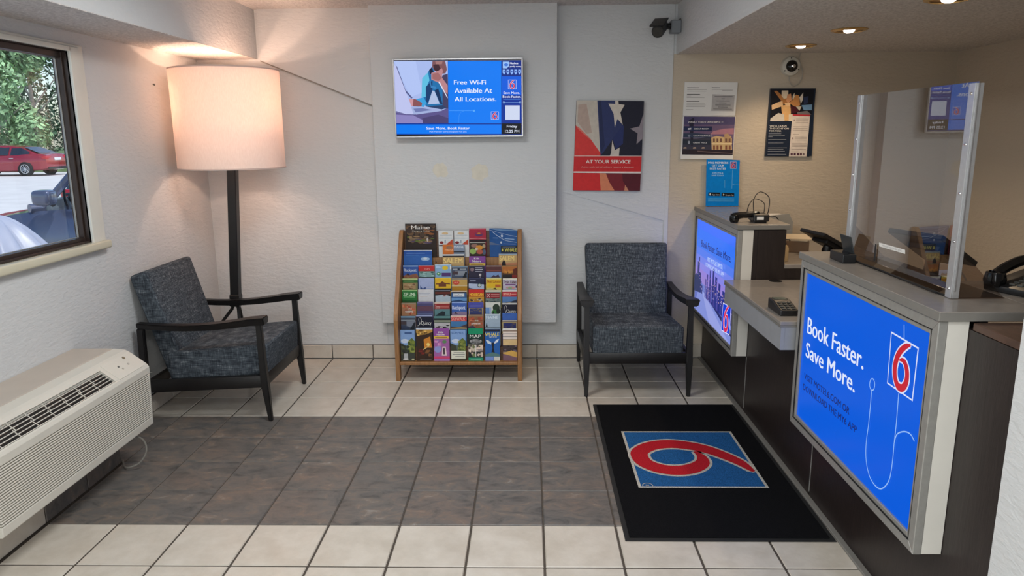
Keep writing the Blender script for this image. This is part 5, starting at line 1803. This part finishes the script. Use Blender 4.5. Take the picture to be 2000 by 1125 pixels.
# ------------------------------------------------------------------ sneeze guard on the near counter
CT = 1.1365
GXP = 1.313
PN, PF = 2.236, 3.01
gd = thing('sneeze_guard', 'clear acrylic sneeze guard with aluminium posts on the near counter top', 'screen', (GXP, 2.6, CT))
MB().box((GXP + .002, PN - .012, CT + .024), (GXP + .008, PF + .008, 1.79), ACRYL, .0008).build('pane', gd)
for y0, y1, z0, z1 in ((PN - .004, PN + .028, CT + .001, 1.786), (PF - .03, PF, CT + .03, 1.79)):
    mb = MB()
    mb.box((GXP - .003, y0, z0), (GXP + .0015, y1, z1), ALU, .0008)
    mb.box((GXP + .0015, y0 - .0015, z0), (GXP + .022, y0 + .002, z1), ALU, .0008)
    po_ = mb.build('post', gd)
    for k in range(5):
        z = z0 + .03 + k * (z1 - z0 - .06) / 4
        mb = MB()
        mb.lathe([(.0055, -.0005), (.0045, .002), (0, .0026)], (GXP - .003, (y0 + y1) / 2, z), CHROME, 12, 'X')
        mb.build('screw', po_, True)
for y in (PN - .004, PF - .004):
    MB().prism([(GXP + .022, y, CT + .004), (GXP + .160, y, CT + .004), (GXP + .022, y, CT + .145)], (0, .004, 0), ACRYLT).build('gusset', gd)
MB().box((GXP + .003, PN - .004, CT + .0002), (GXP + .165, PF, CT + .0042), ACRYLT, .001).build('base_plate', gd)
MB().box((GXP - .001, PN + .02, CT + .0002), (GXP + .004, PF - .03, CT + .006), RUBBER).build('base_seal', gd)
ls = Sheet(lambda x, y: onX(x, y, GXP + .0015), (-1, 0, 0), pm, .0002, .0002)
ls.poly([(1717, 473.5), (1768, 488), (1768, 496), (1717, 481)], (226, 224, 218))
ls.text('PLEASE USE OTHER SIDE', (1724, 481.3), (1761, 491.8), (1724, 478), (150, 146, 146))
ls.build('notice_label', gd)
MB().box((GXP - .004, 2.743, 1.168), (GXP - .0005, 2.751, 1.232), BLACK, .001).build('black_clip', gd)

# small black card cradle in front of the guard
hd = thing('card_cradle', 'small black plastic cradle with upright flap at the far end of the near counter', 'stand', (1.27, 2.95, CT))
mb = MB()
mb.box((1.246, 2.872, CT), (1.300, 3.0, CT + .036), BLACK, .003, 2)
mb.box((1.254, 2.885, CT + .034), (1.292, 2.985, CT + .0365), BLACKG)
mb.build('tray', hd)
MB().obox((1.286, 2.935, CT + .068), (.0025, 0, .0006), (0, .05, 0), (-.010, 0, .036), mat('slate_plastic', (44, 48, 50), .35, var=.08), .002).build('flap', hd)
p0 = Vector((1.30, 2.88, CT + .012))
MB().tube(spline([p0, (1.306, 2.84, CT + .006), (1.304, 2.70, CT + .009), (1.303, 2.45, CT + .006), (1.303, 2.30, CT + .005)], 5), .003, BLACK, 6).build('cable', hd, True)


def phone(loc, rz, label, scale=1.):
    t = thing('desk_telephone', label, 'telephone', loc, None, rz)
    k = scale
    z = 0
    mb = MB()
    mb.prism([(-.10 * k, -.09 * k, 0), (.11 * k, -.09 * k, 0), (.11 * k, -.09 * k, .022 * k), (-.10 * k, -.09 * k, .065 * k)], (0, .18 * k, 0), BLACK, .006, 2)
    o = mb.build('base', None, True)
    o.parent = t
    mb = MB()
    hz = .072 * k
    mb.tube(spline([(-.095 * k, -.06 * k, hz), (-.03 * k, -.06 * k, hz + .022 * k), (.05 * k, -.06 * k, hz + .004 * k), (.105 * k, -.06 * k, hz - .022 * k)], 5), [.02 * k] + [.017 * k] * 14 + [.022 * k], BLACKG, 10)
    for x, zz in ((-.085, .072), (.098, .05)):
        mb.lathe([(.0, -.036 * k), (.030 * k, -.034 * k), (.034 * k, -.012 * k), (.028 * k, .012 * k), (.0, .018 * k)], (x * k, -.06 * k, zz * k), BLACKG, 16)
    o = mb.build('handset', None, True)
    o.parent = t
    for i in range(4):
        for j in range(3):
            x, y = (.02 + .02 * i) * k, (-.01 + .026 * j) * k
            zz = .065 * k - (x + .10 * k) / (.21 * k) * .043 * k
            mb = MB()
            mb.box((x - .007 * k, y - .009 * k, zz - .002), (x + .007 * k, y + .009 * k, zz + .004), DGREY, .001)
            o = mb.build('key', None)
            o.parent = t
    MB().box((-.08 * k, -.015 * k, .058 * k), (-.02 * k, .07 * k, .063 * k), BLACKG).build('display', None).parent = t
    return t


phone((1.63, 2.33, CT), math.radians(200), 'black desk telephone on the near counter at the right edge')

# screen of the near work place, seen through the guard
def monitor(name, label, base, tilt, w, h, rz, hz=.17):
    t = thing(name, label, 'monitor', base, None, rz)
    mb = MB()
    mb.lathe([(.085, 0), (.085, .008), (.03, .018), (.028, .02)], (0, 0, 0), BLACK, 24)
    mb.build('foot', None, True).parent = t
    mb = MB()
    mb.tube([(0, 0, .012), (-.01, 0, hz * .5), (.0, 0, hz - .02)], [.036, .03, .026], BLACK, 12)
    mb.build('neck', None, True).parent = t
    ca, sa = math.cos(tilt), math.sin(tilt)
    c_ = Vector((.0, 0, hz))
    up = Vector((-sa, 0, ca))
    nn = Vector((ca, 0, sa))
    mb = MB()
    mb.obox(c_ + up * .02, nn * .011, (0, w / 2, 0), up * (h / 2), BLACK, .004, 2)
    mb.obox(c_ + up * .0 - nn * .018, nn * .014, (0, w * .3, 0), up * (h * .28), BLACK, .006, 2)
    mb.build('case', None).parent = t
    mb = MB()
    mb.obox(c_ + up * .02 + nn * .0112, nn * .0006, (0, w / 2 - .012, 0), up * (h / 2 - .012), BLACKG)
    mb.build('screen', None).parent = t
    return t


m1 = monitor('tilted_monitor', 'black tilted touch screen behind the sneeze guard', (1.645, 2.95, .9055), math.radians(60), .25, .24, math.radians(22), .275)
MB().tube([Vector(p) for p in spline([(-.03, .02, .27), (.04, -.03, .235), (.09, -.08, .16), (.11, -.1, .05)], 5)], .003, IVORYD, 6).build('cable', None, True).parent = m1
m2 = monitor('tilted_monitor', 'black tilted touch screen on the far desk beside the paper tray', (1.80, 4.36, .9055), math.radians(62), .26, .22, math.radians(10), .10)

# ------------------------------------------------------------------ things on the far counter
tm = thing('payment_handset', 'black handset lying in its cradle with looped cables on the far counter', 'telephone', (1.30, 4.26, CT))
mb = MB()
mb.box((1.30, 4.22, CT + .006), (1.392, 4.33, CT + .05), BLACK, .008, 2)
mb.box((1.31, 4.23, CT + .0), (1.38, 4.32, CT + .008), BLACK, .002)
mb.build('cradle', tm)
mb = MB()
mb.tube(spline([(1.185, 4.25, CT + .026), (1.22, 4.252, CT + .04), (1.27, 4.255, CT + .044), (1.34, 4.26, CT + .048)], 4), [.024, .026, .026, .024, .021, .02, .019, .019, .019, .018, .018, .018, .016], BLACKG, 12)
mb.lathe([(0, -.026), (.022, -.025), (.03, -.006), (.028, .012), (0, .018)], (1.197, 4.25, CT + .0265), BLACKG, 16)
mb.build('handset', tm, True)
MB().box((1.318, 4.2185, CT + .018), (1.358, 4.2205, CT + .036), PAPER).build('white_label', tm)
for pts_ in ([(1.29, 4.33, CT + .03), (1.31, 4.36, CT + .09), (1.35, 4.38, CT + .125), (1.40, 4.36, CT + .10), (1.395, 4.34, CT + .04)],
             [(1.335, 4.33, CT + .03), (1.34, 4.37, CT + .12), (1.385, 4.40, CT + .165), (1.44, 4.40, CT + .13), (1.43, 4.37, CT + .05), (1.40, 4.33, CT + .006)],
             [(1.40, 4.33, CT + .006), (1.43, 4.33, CT + .026), (1.465, 4.34, CT + .022), (1.484, 4.34, CT + .004)]):
    MB().tube(spline(pts_, 7), .0026, BLACK, 6).build('cable', tm, True)

# grey paper tray, document box and bottle on the far desk
DT = .9055
pt = thing('paper_tray', 'grey sloping paper tray behind the raised far counter', 'tray', (1.62, 4.95, DT))
mb = MB()
mb.prism([(1.49, 4.86, DT), (1.76, 4.86, DT), (1.76, 4.86, DT + .16), (1.73, 4.86, DT + .215), (1.49, 4.86, DT + .19)], (0, .012, 0), mat('tray_grey', (150, 148, 142), .5, var=.05), .002)
mb.box((1.49, 4.872, DT), (1.76, 5.12, DT + .01), MATS['tray_grey'], .002)
mb.prism([(1.49, 4.872, DT), (1.50, 4.872, DT), (1.50, 4.872, DT + .18), (1.49, 4.872, DT + .19)], (0, .25, 0), MATS['tray_grey'])
mb.build('tray_body', pt)
MB().box((1.51, 4.88, DT + .0105), (1.75, 5.11, DT + .19), PAPER, .002).build('paper_stack', pt)
db = thing('document_box', 'low cardboard box with cream papers on top on the far desk', 'box', (1.75, 4.62, DT))
CARD = mat('brown_card', (128, 104, 82), .7, var=.06)
r_ = Matrix.Rotation(math.radians(-16), 3, 'Z')
c_ = Vector((1.66, 4.70, DT))
ax, ay = r_ @ Vector((.135, 0, 0)), r_ @ Vector((0, .12, 0))
mb = MB()
mb.obox(c_ + Vector((0, 0, .036)), ax, ay, (0, 0, .036), CARD, .002)
mb.build('box_body', db)
for k in range(3):
    rr = Matrix.Rotation(math.radians(-16 + 4 * (k - 1)), 3, 'Z')
    mb = MB()
    mb.obox(c_ + Vector((.004 * k, -.003 * k, .0745 + .005 * k)), rr @ Vector((.132, 0, 0)), rr @ Vector((0, .116, 0)), (0, 0, .0022), mat('cream_paper', (206, 190, 164), .6, var=.04))
    mb.build('paper_sheet', db)
bt = thing('lotion_bottle', 'small beige pump bottle on the far desk beside the box', 'bottle', (1.502, 4.262, DT))
mb = MB()
mb.lathe([(.024, 0), (.026, .006), (.026, .075), (.020, .090), (.010, .096)], (1.502, 4.262, DT), mat('beige_bottle', (196, 170, 128), .3, var=.05), 20)
mb.build('bottle_body', bt, True)
mb = MB()
mb.lathe([(.011, 0), (.011, .014), (.005, .016), (.005, .028), (.009, .029), (.009, .036)], (1.502, 4.262, DT + .096), BLACK, 14)
mb.tube([(1.502, 4.262, DT + .128), (1.525, 4.255, DT + .128), (1.53, 4.253, DT + .12)], .004, BLACK, 8)
mb.build('pump', bt, True)

# keypad on the low shelf
SZ = .8172
kp = thing('keypad_terminal', 'black keypad card terminal on the low grey shelf', 'card terminal', (1.22, 3.35, SZ))
mb = MB()
mb.prism([(1.158, 3.28, SZ), (1.158, 3.46, SZ), (1.158, 3.46, SZ + .05), (1.158, 3.40, SZ + .052), (1.158, 3.28, SZ + .028)], (.085, 0, 0), BLACK, .006, 2)
mb.build('terminal_case', kp)
for i in range(4):
    for j in range(3):
        y = 3.295 + i * .022
        z = SZ + .0285 + (y - 3.28) / .12 * .024
        MB().box((1.17 + j * .023, y - .007, z), (1.187 + j * .023, y + .007, z + .004), DGREY, .001).build('key', kp)
MB().box((1.172, 3.405, SZ + .0515), (1.23, 3.445, SZ + .0535), mat('lcd_grey', (92, 100, 92), .25)).build('display', kp)

# small hook left in the wall beside the lamp
hp = onX(298, 165, XL)
hk = thing('wall_hook', 'tiny bent nail in the bare wall between window and lamp', 'hook', (XL, hp.y, hp.z))
MB().tube(spline([(XL + .0005, hp.y, hp.z), (XL + .012, hp.y, hp.z + .002), (XL + .016, hp.y - .008, hp.z - .006), (XL + .014, hp.y - .016, hp.z - .002)], 4), .0025, DGREY, 6).build('nail', hk, True)

# ------------------------------------------------------------------ cameras
dm = thing('dome_camera', 'white round dome security camera with cable loop high on the wall', 'security camera', (1.803, YB, 2.093))
mb = MB()
mb.lathe([(.066, 0), (.066, .018), (.060, .032), (.046, .04)], (1.803, YB - .001, 2.093), IVORY, 40, 'Y')
mb.build('housing', dm, True)
mb = MB()
mb.lathe([(.040, .036), (.038, .05), (.03, .062), (.016, .07), (0, .073)], (1.803, YB - .001, 2.093), BLACKG, 28, 'Y')
mb.build('dome', dm, True)
mb = MB()
mb.lathe([(.012, .0), (.012, .006), (.006, .008)], (1.806, YB - .072, 2.090), CHROME, 16, 'Y')
mb.build('lens', dm, True)
for a in (95, 215, 335):
    w = math.radians(a)
    mb = MB()
    mb.lathe([(.005, .0), (.004, .003)], (1.803 + .053 * math.cos(w), YB - .036, 2.093 + .053 * math.sin(w)), BLACK, 10, 'Y')
    mb.build('screw', dm)
cp = [onY(x, y, YB - .012) for x, y in ((1565, 100), (1561, 115), (1567, 138), (1567, 150), (1560, 163), (1549, 168), (1542, 158), (1541, 148))]
cp[0].z = ZS - .006
MB().tube(spline([tuple(p) for p in cp], 6), .0035, IVORYD, 6).build('cable', dm, True)

bc = thing('bullet_camera', 'black bullet security camera on grey junction box under the ceiling', 'security camera', (XSR, 5.14, 2.35))
MB().box((.952, 5.10, 2.306), (XSR - .001, 5.185, 2.388), mat('box_grey', (128, 132, 136), .5, .2, var=.05), .006, 2).build('junction_box', bc)
MB().box((XSR - .012, 5.12, 2.32), (XSR - .0005, 5.206, 2.40), DGREY, .004).build('mount_plate', bc)
mb = MB()
mb.tube([(.953, 5.13, 2.35), (.92, 5.12, 2.352), (.905, 5.10, 2.355)], [.022, .018, .016], BLACK, 14)
mb.lathe([(.0, -.024), (.02, -.016), (.024, 0), (.02, .016), (0, .024)], (.905, 5.10, 2.352), BLACK, 16)
mb.build('swivel_joint', bc, True)
d = Vector((-.30, -.78, -.34)).normalized()
p0 = Vector((.895, 5.12, 2.358))
mb = MB()
mb.tube([p0, p0 + d * .02, p0 + d * .15, p0 + d * .165], [.034, .042, .042, .038], BLACK, 24)
mb.build('camera_body', bc, True)
sdv = d.cross(Vector((0, 0, 1))).normalized()
upv = sdv.cross(d)
MB().obox(p0 + d * .10 + upv * .044, d * .09, sdv * .044, upv * .003, BLACK, .002).build('sun_visor', bc)
mb = MB()
mb.tube([p0 + d * .1645, p0 + d * .167], [.03, .03], BLACKG, 20)
mb.build('lens', bc, True)

# ------------------------------------------------------------------ downlights in the counter soffit
BRASS = mat('brass_trim', (206, 170, 110), .25, .8, var=.05)
HOTL = em((255, 238, 226), 14.)
for k, (x, y, lab) in enumerate(((1.708, 4.80, 'farthest recessed ceiling downlight, nearest the dome camera'), (1.708, 4.10, 'middle recessed ceiling downlight over the counter gap'), (1.728, 3.20, 'nearest recessed ceiling downlight cut by the top edge of the picture'))):
    dl = thing('recessed_downlight', lab, 'downlight', (x, y, ZS - .004), 'downlights over the counter')
    mb = MB()
    mb.ring([(.072, -.006), (.092, -.0002), (.094, -.002), (.092, -.005), (.074, -.011)], (x, y, ZS - .004), BRASS, 40)
    mb.build('trim_ring', dl, True)
    mb = MB()
    mb.lathe([(.073, -.004), (.073, -.0035), (.0, -.001)], (x, y, ZS - .004), mat('reflector_gold', (150, 112, 70), .35, .6, var=.1), 32)
    mb.build('reflector', dl, True)
    mb = MB()
    mb.lathe([(.0, -.018), (.016, -.017), (.026, -.011), (.029, -.003)], (x, y, ZS - .004), HOTL, 24)
    mb.build('bulb', dl, True)
    ld = bpy.data.lights.new('downlight_lamp', 'SPOT')
    ld.energy = 17
    ld.color = (1, .74, .48)
    ld.spot_size = math.radians(128)
    ld.spot_blend = .6
    ld.shadow_soft_size = .04
    lo = bpy.data.objects.new('downlight_lamp', ld)
    lo.location = (0, 0, -.03)
    lo.parent = dl
    COL.objects.link(lo)

# ------------------------------------------------------------------ outside the window
CONC = mat('bright_concrete', (206, 204, 200), .85, var=.08, vscale=1.5)
MB().box((-90, -30, -.12), (XL - .07, 140, -.06), CONC).build('ground')['kind'] = 'structure'
MB().box((-90, 38.5, -.06), (-10, 140, -.03), mat('verge_grass', (92, 112, 62), .9, var=.3, vscale=1.2, bump=.4, bscale=8)).build('trim_2')['kind'] = 'structure'

CARG = mat('car_glass', (30, 44, 58), .08, var=.1)
TYRE = mat('tyre', (26, 26, 28), .8, var=.1)
RIM = mat('rim', (196, 198, 202), .25, .7, var=.04)
REDL = mat('tail_lamp', (178, 24, 40), .2)


def car(name, label, loc, rz, paint, suv=False, interior=False):
    """x forward, origin on the ground at mid length"""
    t = thing(name, label, 'car', loc, None, rz)
    SW = .40      # side of the steering wheel

    def add(mb, nm, sm=True, par=None, ang=40):
        o = mb.build(nm, None, sm, ang)
        o.parent = par or t
        return o
    # stations along x: (x, half width at belt, z bottom, z belt)
    st = [(-2.45, .66, .46, .80), (-2.40, .80, .34, .98), (-2.2, .88, .27, 1.03), (-1.5, .92, .22, 1.02), (-.6, .925, .2, .97), (.5, .925, .2, .93), (1.2, .91, .21, .90), (1.8, .88, .24, .82), (2.25, .80, .28, .70), (2.42, .66, .36, .58)]
    if suv:
        st = [(x, w, b, z + .12) for x, w, b, z in st]
    mb = MB()
    vs, fs = [], []
    for x, w, zb, zt in st:
        zm = (zb + zt) / 2
        ring_ = [(-w * .86, zb), (-w * .98, zb + .06), (-w, zm), (-w * .985, zt - .1), (-w * .9, zt), (-w * .4, zt + .03), (0, zt + .04), (w * .4, zt + .03), (w * .9, zt), (w * .985, zt - .1), (w, zm), (w * .98, zb + .06), (w * .86, zb)]
        vs += [(x, y, z) for y, z in ring_]
    n = 13
    for i in range(len(st) - 1):
        for j in range(n - 1):
            fs.append((i * n + j, i * n + j + 1, (i + 1) * n + j + 1, (i + 1) * n + j))
        fs.append((i * n + n - 1, i * n, (i + 1) * n, (i + 1) * n + n - 1))
    fs.append(list(range(n))[::-1])
    fs.append([(len(st) - 1) * n + j for j in range(n)])
    mb.add(vs, fs, paint)
    add(mb, 'body', True)
    # greenhouse
    g = [(-2.0, 1.03, .70), (-1.2, 1.36, .60), (-.5, 1.46, .585), (.1, 1.45, .585), (.72 if interior else .45, 1.40 if interior else 1.38, .60), (1.15, .95, .72)]
    if suv:
        g = [(-2.25, 1.12, .74), (-2.05, 1.58, .62), (-.5, 1.66, .62), (.1, 1.62, .62), (.45, 1.5, .63), (1.15, 1.0, .74)]
    zb = .93 + (.12 if suv else 0)
    mb = MB()
    roof = [(x, w, z) for x, z, w in g]
    vs = []
    for x, w, z in roof:
        vs += [(x, -.84, zb), (x, -w, z - .03), (x, -w * .7, z), (x, w * .7, z), (x, w, z - .03), (x, .84, zb)]
    fs = []
    for i in range(len(roof) - 1):
        for j in range(5):
            fs.append((i * 6 + j, i * 6 + j + 1, i * 6 + 7 + j, i * 6 + 6 + j))
    fs += [(5, 4, 3, 2, 1, 0), tuple((len(roof) - 1) * 6 + j for j in range(6))]
    mb.add(vs, fs, paint)
    if not interior:
        add(mb, 'roof', True)
    else:
        mb = MB()
        for sgn in (-1, 1):
            pts_ = [Vector((x, sgn * w, z - .02)) for x, w, z in roof]
            mb.tube([Vector((-2.1, sgn * .84, zb))] + pts_ + [Vector((1.22, sgn * .84, zb))], .038, paint, 8)
            mb.tube([(-.15, sgn * .84, zb), (-.15, sgn * .6, 1.44)], .04, paint, 8)
        mb.add([(x, s_ * w * .95, z) for x, w, z in roof[1:4] for s_ in (-1, 1)], [(0, 1, 3, 2), (2, 3, 5, 4)], paint)
        add(mb, 'roof', True)
        mb = MB()
        mb.add([(1.15, -.72, .97), (1.15, .72, .97), (.72, .6, 1.38), (.72, -.6, 1.38)], [(0, 1, 2, 3)], glassy('car_pane', 1.4, (.8, .92, .95)))
        add(mb, 'windscreen', False)
        mb = MB()
        mb.ring([(.175 + .014 * math.cos(a * 1.05), .014 * math.sin(a * 1.05)) for a in range(6)], (1.02, SW, 1.03), BLACK, 28, 'X')
        mb.tube([(1.02, SW - .17, 1.03), (1.02, SW + .17, 1.03)], .014, BLACK, 6)
        mb.tube([(1.02, SW, 1.03), (1.1, SW, .95)], .03, BLACK, 8)
        add(mb, 'steering_wheel')
        mb = MB()
        mb.box((1.06, -.74, .8), (1.16, .74, 1.0), mat('dash_grey', (92, 104, 112), .6, var=.08), .05, 2)
        add(mb, 'dashboard')
        for sy in (-.38, .38):
            mb = MB()
            mb.box((-.75, sy - .24, .5), (-.15, sy + .24, .72), mat('seat_grey', (70, 78, 84), .8, var=.08), .06, 2)
            mb.box((-.85, sy - .24, .6), (-.62, sy + .24, 1.2), MATS['seat_grey'], .07, 2)
            mb.box((-.84, sy - .13, 1.2), (-.7, sy + .13, 1.36), MATS['seat_grey'], .05, 2)
            add(mb, 'front_seat')
    if not interior:
        for sgn in (-1, 1):
            # side windows follow the cabin's slanting side
            for xa, xb in ((-1.62, -.72), (-.62, .86)):
                mb = MB()
                zt = lambda x: 1.0 + .36 * max(0, min(1, (x + 2.0) / .8)) if x < -.7 else (1.40 if x < .3 else 1.40 - .5 * (x - .3))
                pts_ = []
                m_ = 6
                xs = [xa + (xb - xa) * i / m_ for i in range(m_ + 1)]
                add_s = .16 if suv else 0
                low = [(x, sgn * .845, zb + .05) for x in xs]
                hig = [(x, sgn * (.845 - .235 * ((zt(x) - zb) / .5)), max(zb + .06, zt(x) - .05 + add_s)) for x in xs]
                vs = low + hig
                k = m_ + 1
                mb.add(vs, [(i, i + 1, k + i + 1, k + i) for i in range(m_)], CARG)
                add(mb, 'side_window', False)
        mb = MB()
        x0, x1 = (-2.02, -1.26) if not suv else (-2.26, -2.09)
        z0, z1 = (1.06, 1.34) if not suv else (1.2, 1.52)
        mb.add([(x0, -.66, z0), (x0, .66, z0), (x1, .55, z1), (x1, -.55, z1)], [(0, 1, 2, 3)], CARG)
        o = add(mb, 'rear_window', False)
        o.location = (-.012, 0, .014)
        mb = MB()
        mb.add([(1.16, -.68, .98), (1.16, .68, .98), (.46, .56, 1.37), (.46, -.56, 1.37)], [(0, 1, 2, 3)], CARG)
        o = add(mb, 'windscreen', False)
        o.location = (.012, 0, .014 + (.12 if suv else 0))
    for sgn in (-1, 1):
        for x in (-1.42, 1.42):
            mb = MB()
            mb.lathe([(.345, 0), (.375, .006), (.375, .012), (.34, .014)], (x, sgn * .915, .335), TYRE, 32, 'Y' if sgn < 0 else 'Y')
            mb.ring([(.20, -.10), (.30, -.11), (.332, -.08), (.332, .08), (.30, .11), (.20, .10)], (x, sgn * .84, .332), TYRE, 36, 'Y')
            wh = add(mb, 'wheel')
            mb = MB()
            yo = sgn * .945
            mb.ring([(.195, -.02), (.222, -.02), (.222, .012), (.195, .012)], (x, yo, .332), RIM, 36, 'Y')
            for q in range(10):
                w = q * .6283
                mb.tube([(x + .04 * math.cos(w), yo + sgn * .004, .332 + .04 * math.sin(w)), (x + .2 * math.cos(w), yo + sgn * .004, .332 + .2 * math.sin(w))], [.02, .014], RIM, 5)
            mb.lathe([(.055, -.012), (.055, .012)], (x, yo, .332), RIM, 16, 'Y')
            add(mb, 'rim', True, wh)
        mb = MB()
        mb.box((-2.44, sgn * .45, .78), (-2.2, sgn * .86, .93), REDL, .03, 2)
        add(mb, 'tail_lamp')
        mb = MB()
        mb.box((2.1, sgn * .5, .58), (2.42, sgn * .82, .7), mat('head_lamp', (200, 206, 212), .15), .04, 2)
        add(mb, 'head_lamp')
        mb = MB()
        mz = 1.0 + (.12 if suv else 0)
        mb.box((.86, sgn * .93, mz - .03), (1.04, sgn * 1.1, mz + .10), paint, .04, 3)
        mb.tube([(.97, sgn * .86, mz - .03), (.95, sgn * .96, mz + .02)], .03, BLACK, 8)
        add(mb, 'door_mirror')
        for x in (-.68,):
            mb = MB()
            mb.box((x - .24, sgn * .925, .82), (x - .04, sgn * .945, .85), CHROME, .006)
            add(mb, 'door_handle')
    if interior:
        t.scale = (1, 1, 1.12)
    mb = MB()
    mb.box((-2.475, -.25, .72), (-2.44, .25, .85), mat('plate_white', (222, 222, 226), .4), .01)
    add(mb, 'number_plate')
    mb = MB()
    mb.box((-2.47, -.72, .30), (-2.38, .72, .42), BLACK, .03, 2)
    add(mb, 'rear_bumper')
    return t


RED = mat('red_paint', (150, 22, 44), .16, .2, coat=1.)
BLUEP = mat('blue_grey_paint', (70, 80, 106), .18, .35, coat=1.)
DARKP = mat('dark_paint', (30, 34, 42), .16, .3, coat=1.)
car('red_sedan', 'red sedan parked with its rear to the right beyond the window', (-25.3, 35.2, -.06), math.radians(180), RED)
car('blue_grey_car', 'dark blue-grey car close outside with steering wheel showing through the window', (-3.75, 7.95, -.06), math.radians(182), BLUEP, interior=True)
car('dark_sedan', 'dark sedan with red tail lamp just behind the blue-grey car', (-5.0, 12.3, -.06), math.radians(2), DARKP)

# pale draped cover over something just outside
cv = thing('draped_cover', 'white plastic cover draped over a post outside the window sill', 'cover', (-4.02, 5.3, -.06))
mb = MB()
vs, fs = [], []
na, nr = 96, 12
top = Vector((-4.02, 5.3, 1.10))
for i in range(nr):
    f = i / (nr - 1)
    r = .05 + .62 * f ** 1.15
    z = 1.10 - 1.2 * (f ** 1.9)
    for j in range(na):
        w = 2 * math.pi * j / na
        rr = r * (1 + .42 * f ** .35 * (abs(math.sin(w * 4.5 + 1.3)) ** .7 - .4) + .09 * f ** .4 * math.sin(w * 13))
        vs.append((top.x + rr * math.cos(w), top.y + rr * math.sin(w), max(-.055, z)))
for i in range(nr - 1):
    for j in range(na):
        j2 = (j + 1) % na
        fs.append((i * na + j, i * na + j2, (i + 1) * na + j2, (i + 1) * na + j))
fs.append(list(range(na)))
mb.add(vs, fs, mat('white_plastic_sheet', (160, 166, 184), .35, var=.06))
mb.build('sheet', cv, True, 60)


# trees beyond the car park
def leaf_mat(name, rgb):
    def f(nt, p):
        p.inputs['Base Color'].default_value = (*lin(rgb), 1)
        p.inputs['Roughness'].default_value = .7
        p.inputs['Specular IOR Level'].default_value = .2
        gi = nt.nodes.new('ShaderNodeNewGeometry')
        r = ramp(nt, gi.outputs['Random Per Island'], [(.0, tuple(x * .7 for x in rgb)), (1., tuple(min(255, x * 1.15) for x in rgb))])
        L(nt, r.outputs[0], p.inputs['Base Color'])
    return ramp_mat(name, f)


LEAF1 = leaf_mat('leaf_bright', (150, 186, 138))
LEAF2 = leaf_mat('leaf_dark', (84, 112, 88))
BARK = mat('pale_bark', (176, 170, 160), .9, var=.2, vscale=6)


def tree(loc, h, r, m, n, label, seed, base=.25):
    rd = random.Random(seed)
    t = thing('broadleaf_tree', label, 'tree', loc, 'trees beyond the car park')
    x, y, z = loc
    mb = MB()
    mb.tube([(x, y, z - .05), (x + .1, y, z + h * .3), (x, y + .1, z + h * .7)], [.22, .17, .06], BARK, 8)
    for k in range(5):
        w = k * 1.26
        mb.tube([(x, y, z + h * (.25 + .06 * k)), (x + r * .6 * math.cos(w), y + r * .6 * math.sin(w), z + h * (.45 + .08 * k))], [.08, .03], BARK, 6)
    mb.build('trunk', t, True)
    bl_ = []
    for k in range(16):
        w, q = rd.random() * 6.28, rd.random()
        zz = base + (1 - base) * rd.random()
        rr = r * (.85 - .5 * abs(zz - .5)) * q ** .5
        bl_.append((x + rr * math.cos(w), y + rr * math.sin(w), z + h * zz, r * (.26 + .2 * rd.random())))
    vs, fs = [], []
    for k in range(n):
        bx, by, bz, br = bl_[k % 16]
        d = Vector((rd.gauss(0, 1), rd.gauss(0, 1), rd.gauss(0, 1))).normalized()
        c = Vector((bx, by, bz)) + d * br * (.75 + .3 * rd.random())
        a = (d + Vector((rd.gauss(0, .5), rd.gauss(0, .5), rd.gauss(0, .5) + .4))).normalized()
        u = a.orthogonal().normalized()
        u = Matrix.Rotation(rd.random() * 6.28, 3, a) @ u
        w_ = a.cross(u)
        s_ = .09 + .11 * rd.random()
        o = len(vs)
        vs += [c - u * s_ * 1.3, c + w_ * s_ * .6, c + u * s_ * 1.3, c - w_ * s_ * .6]
        fs.append((o, o + 1, o + 2, o + 3))
    mb = MB()
    mb.add(vs, fs, m)
    mb.build('crown', t)
    return t


tree((-30.8, 42, -.06), 8.2, 3.3, LEAF1, 8000, 'bright green bushy tree directly above the red sedan', 1, .16)
tree((-25.2, 47.5, -.06), 9.2, 3.2, LEAF1, 7000, 'bright green tree to the right of the red sedan near the window frame', 2, .18)
tree((-38.5, 57, -.06), 13, 4.6, LEAF2, 6000, 'tall dark tree behind the bright ones at the left window edge', 3, .08)
tree((-33.0, 68, -.06), 16, 5.2, LEAF2, 6000, 'tall dark tree in the middle behind the bright ones', 4, .08)
tree((-27.0, 58, -.06), 13.5, 4.6, LEAF2, 6000, 'tall dark tree at the right behind the bright ones', 5, .08)
tree((-45.5, 72, -.06), 16, 5.2, LEAF2, 3400, 'dark tree farthest left behind the others', 7, .08)
tree((-19.0, 52, -.06), 12, 3.8, LEAF2, 3000, 'dark tree half hidden by the right window frame', 6, .08)

# the wood goes on to the left of the trees in view: one uncountable mass of leaves
rd = random.Random(21)
vs, fs = [], []
for k in range(9000):
    c = Vector((-98 + 40 * rd.random(), 46 + 26 * rd.random(), .2 + 12 * rd.random() ** .8))
    a = Vector((rd.gauss(.3, .6), rd.gauss(-.8, .5), rd.gauss(.4, .5))).normalized()
    u = a.orthogonal().normalized()
    w_ = a.cross(u)
    s_ = .35 + .4 * rd.random()
    o = len(vs)
    vs += [c - u * s_ * 1.3, c + w_ * s_ * .7, c + u * s_ * 1.3, c - w_ * s_ * .7]
    fs.append((o, o + 1, o + 2, o + 3))
mb = MB()
mb.add(vs, fs, LEAF2)
wd_ = mb.build('woodland_tree_foliage')
wd_['kind'] = 'stuff'
tag(wd_, 'dark leafy woodland edge running on to the left beyond the car park', 'foliage')
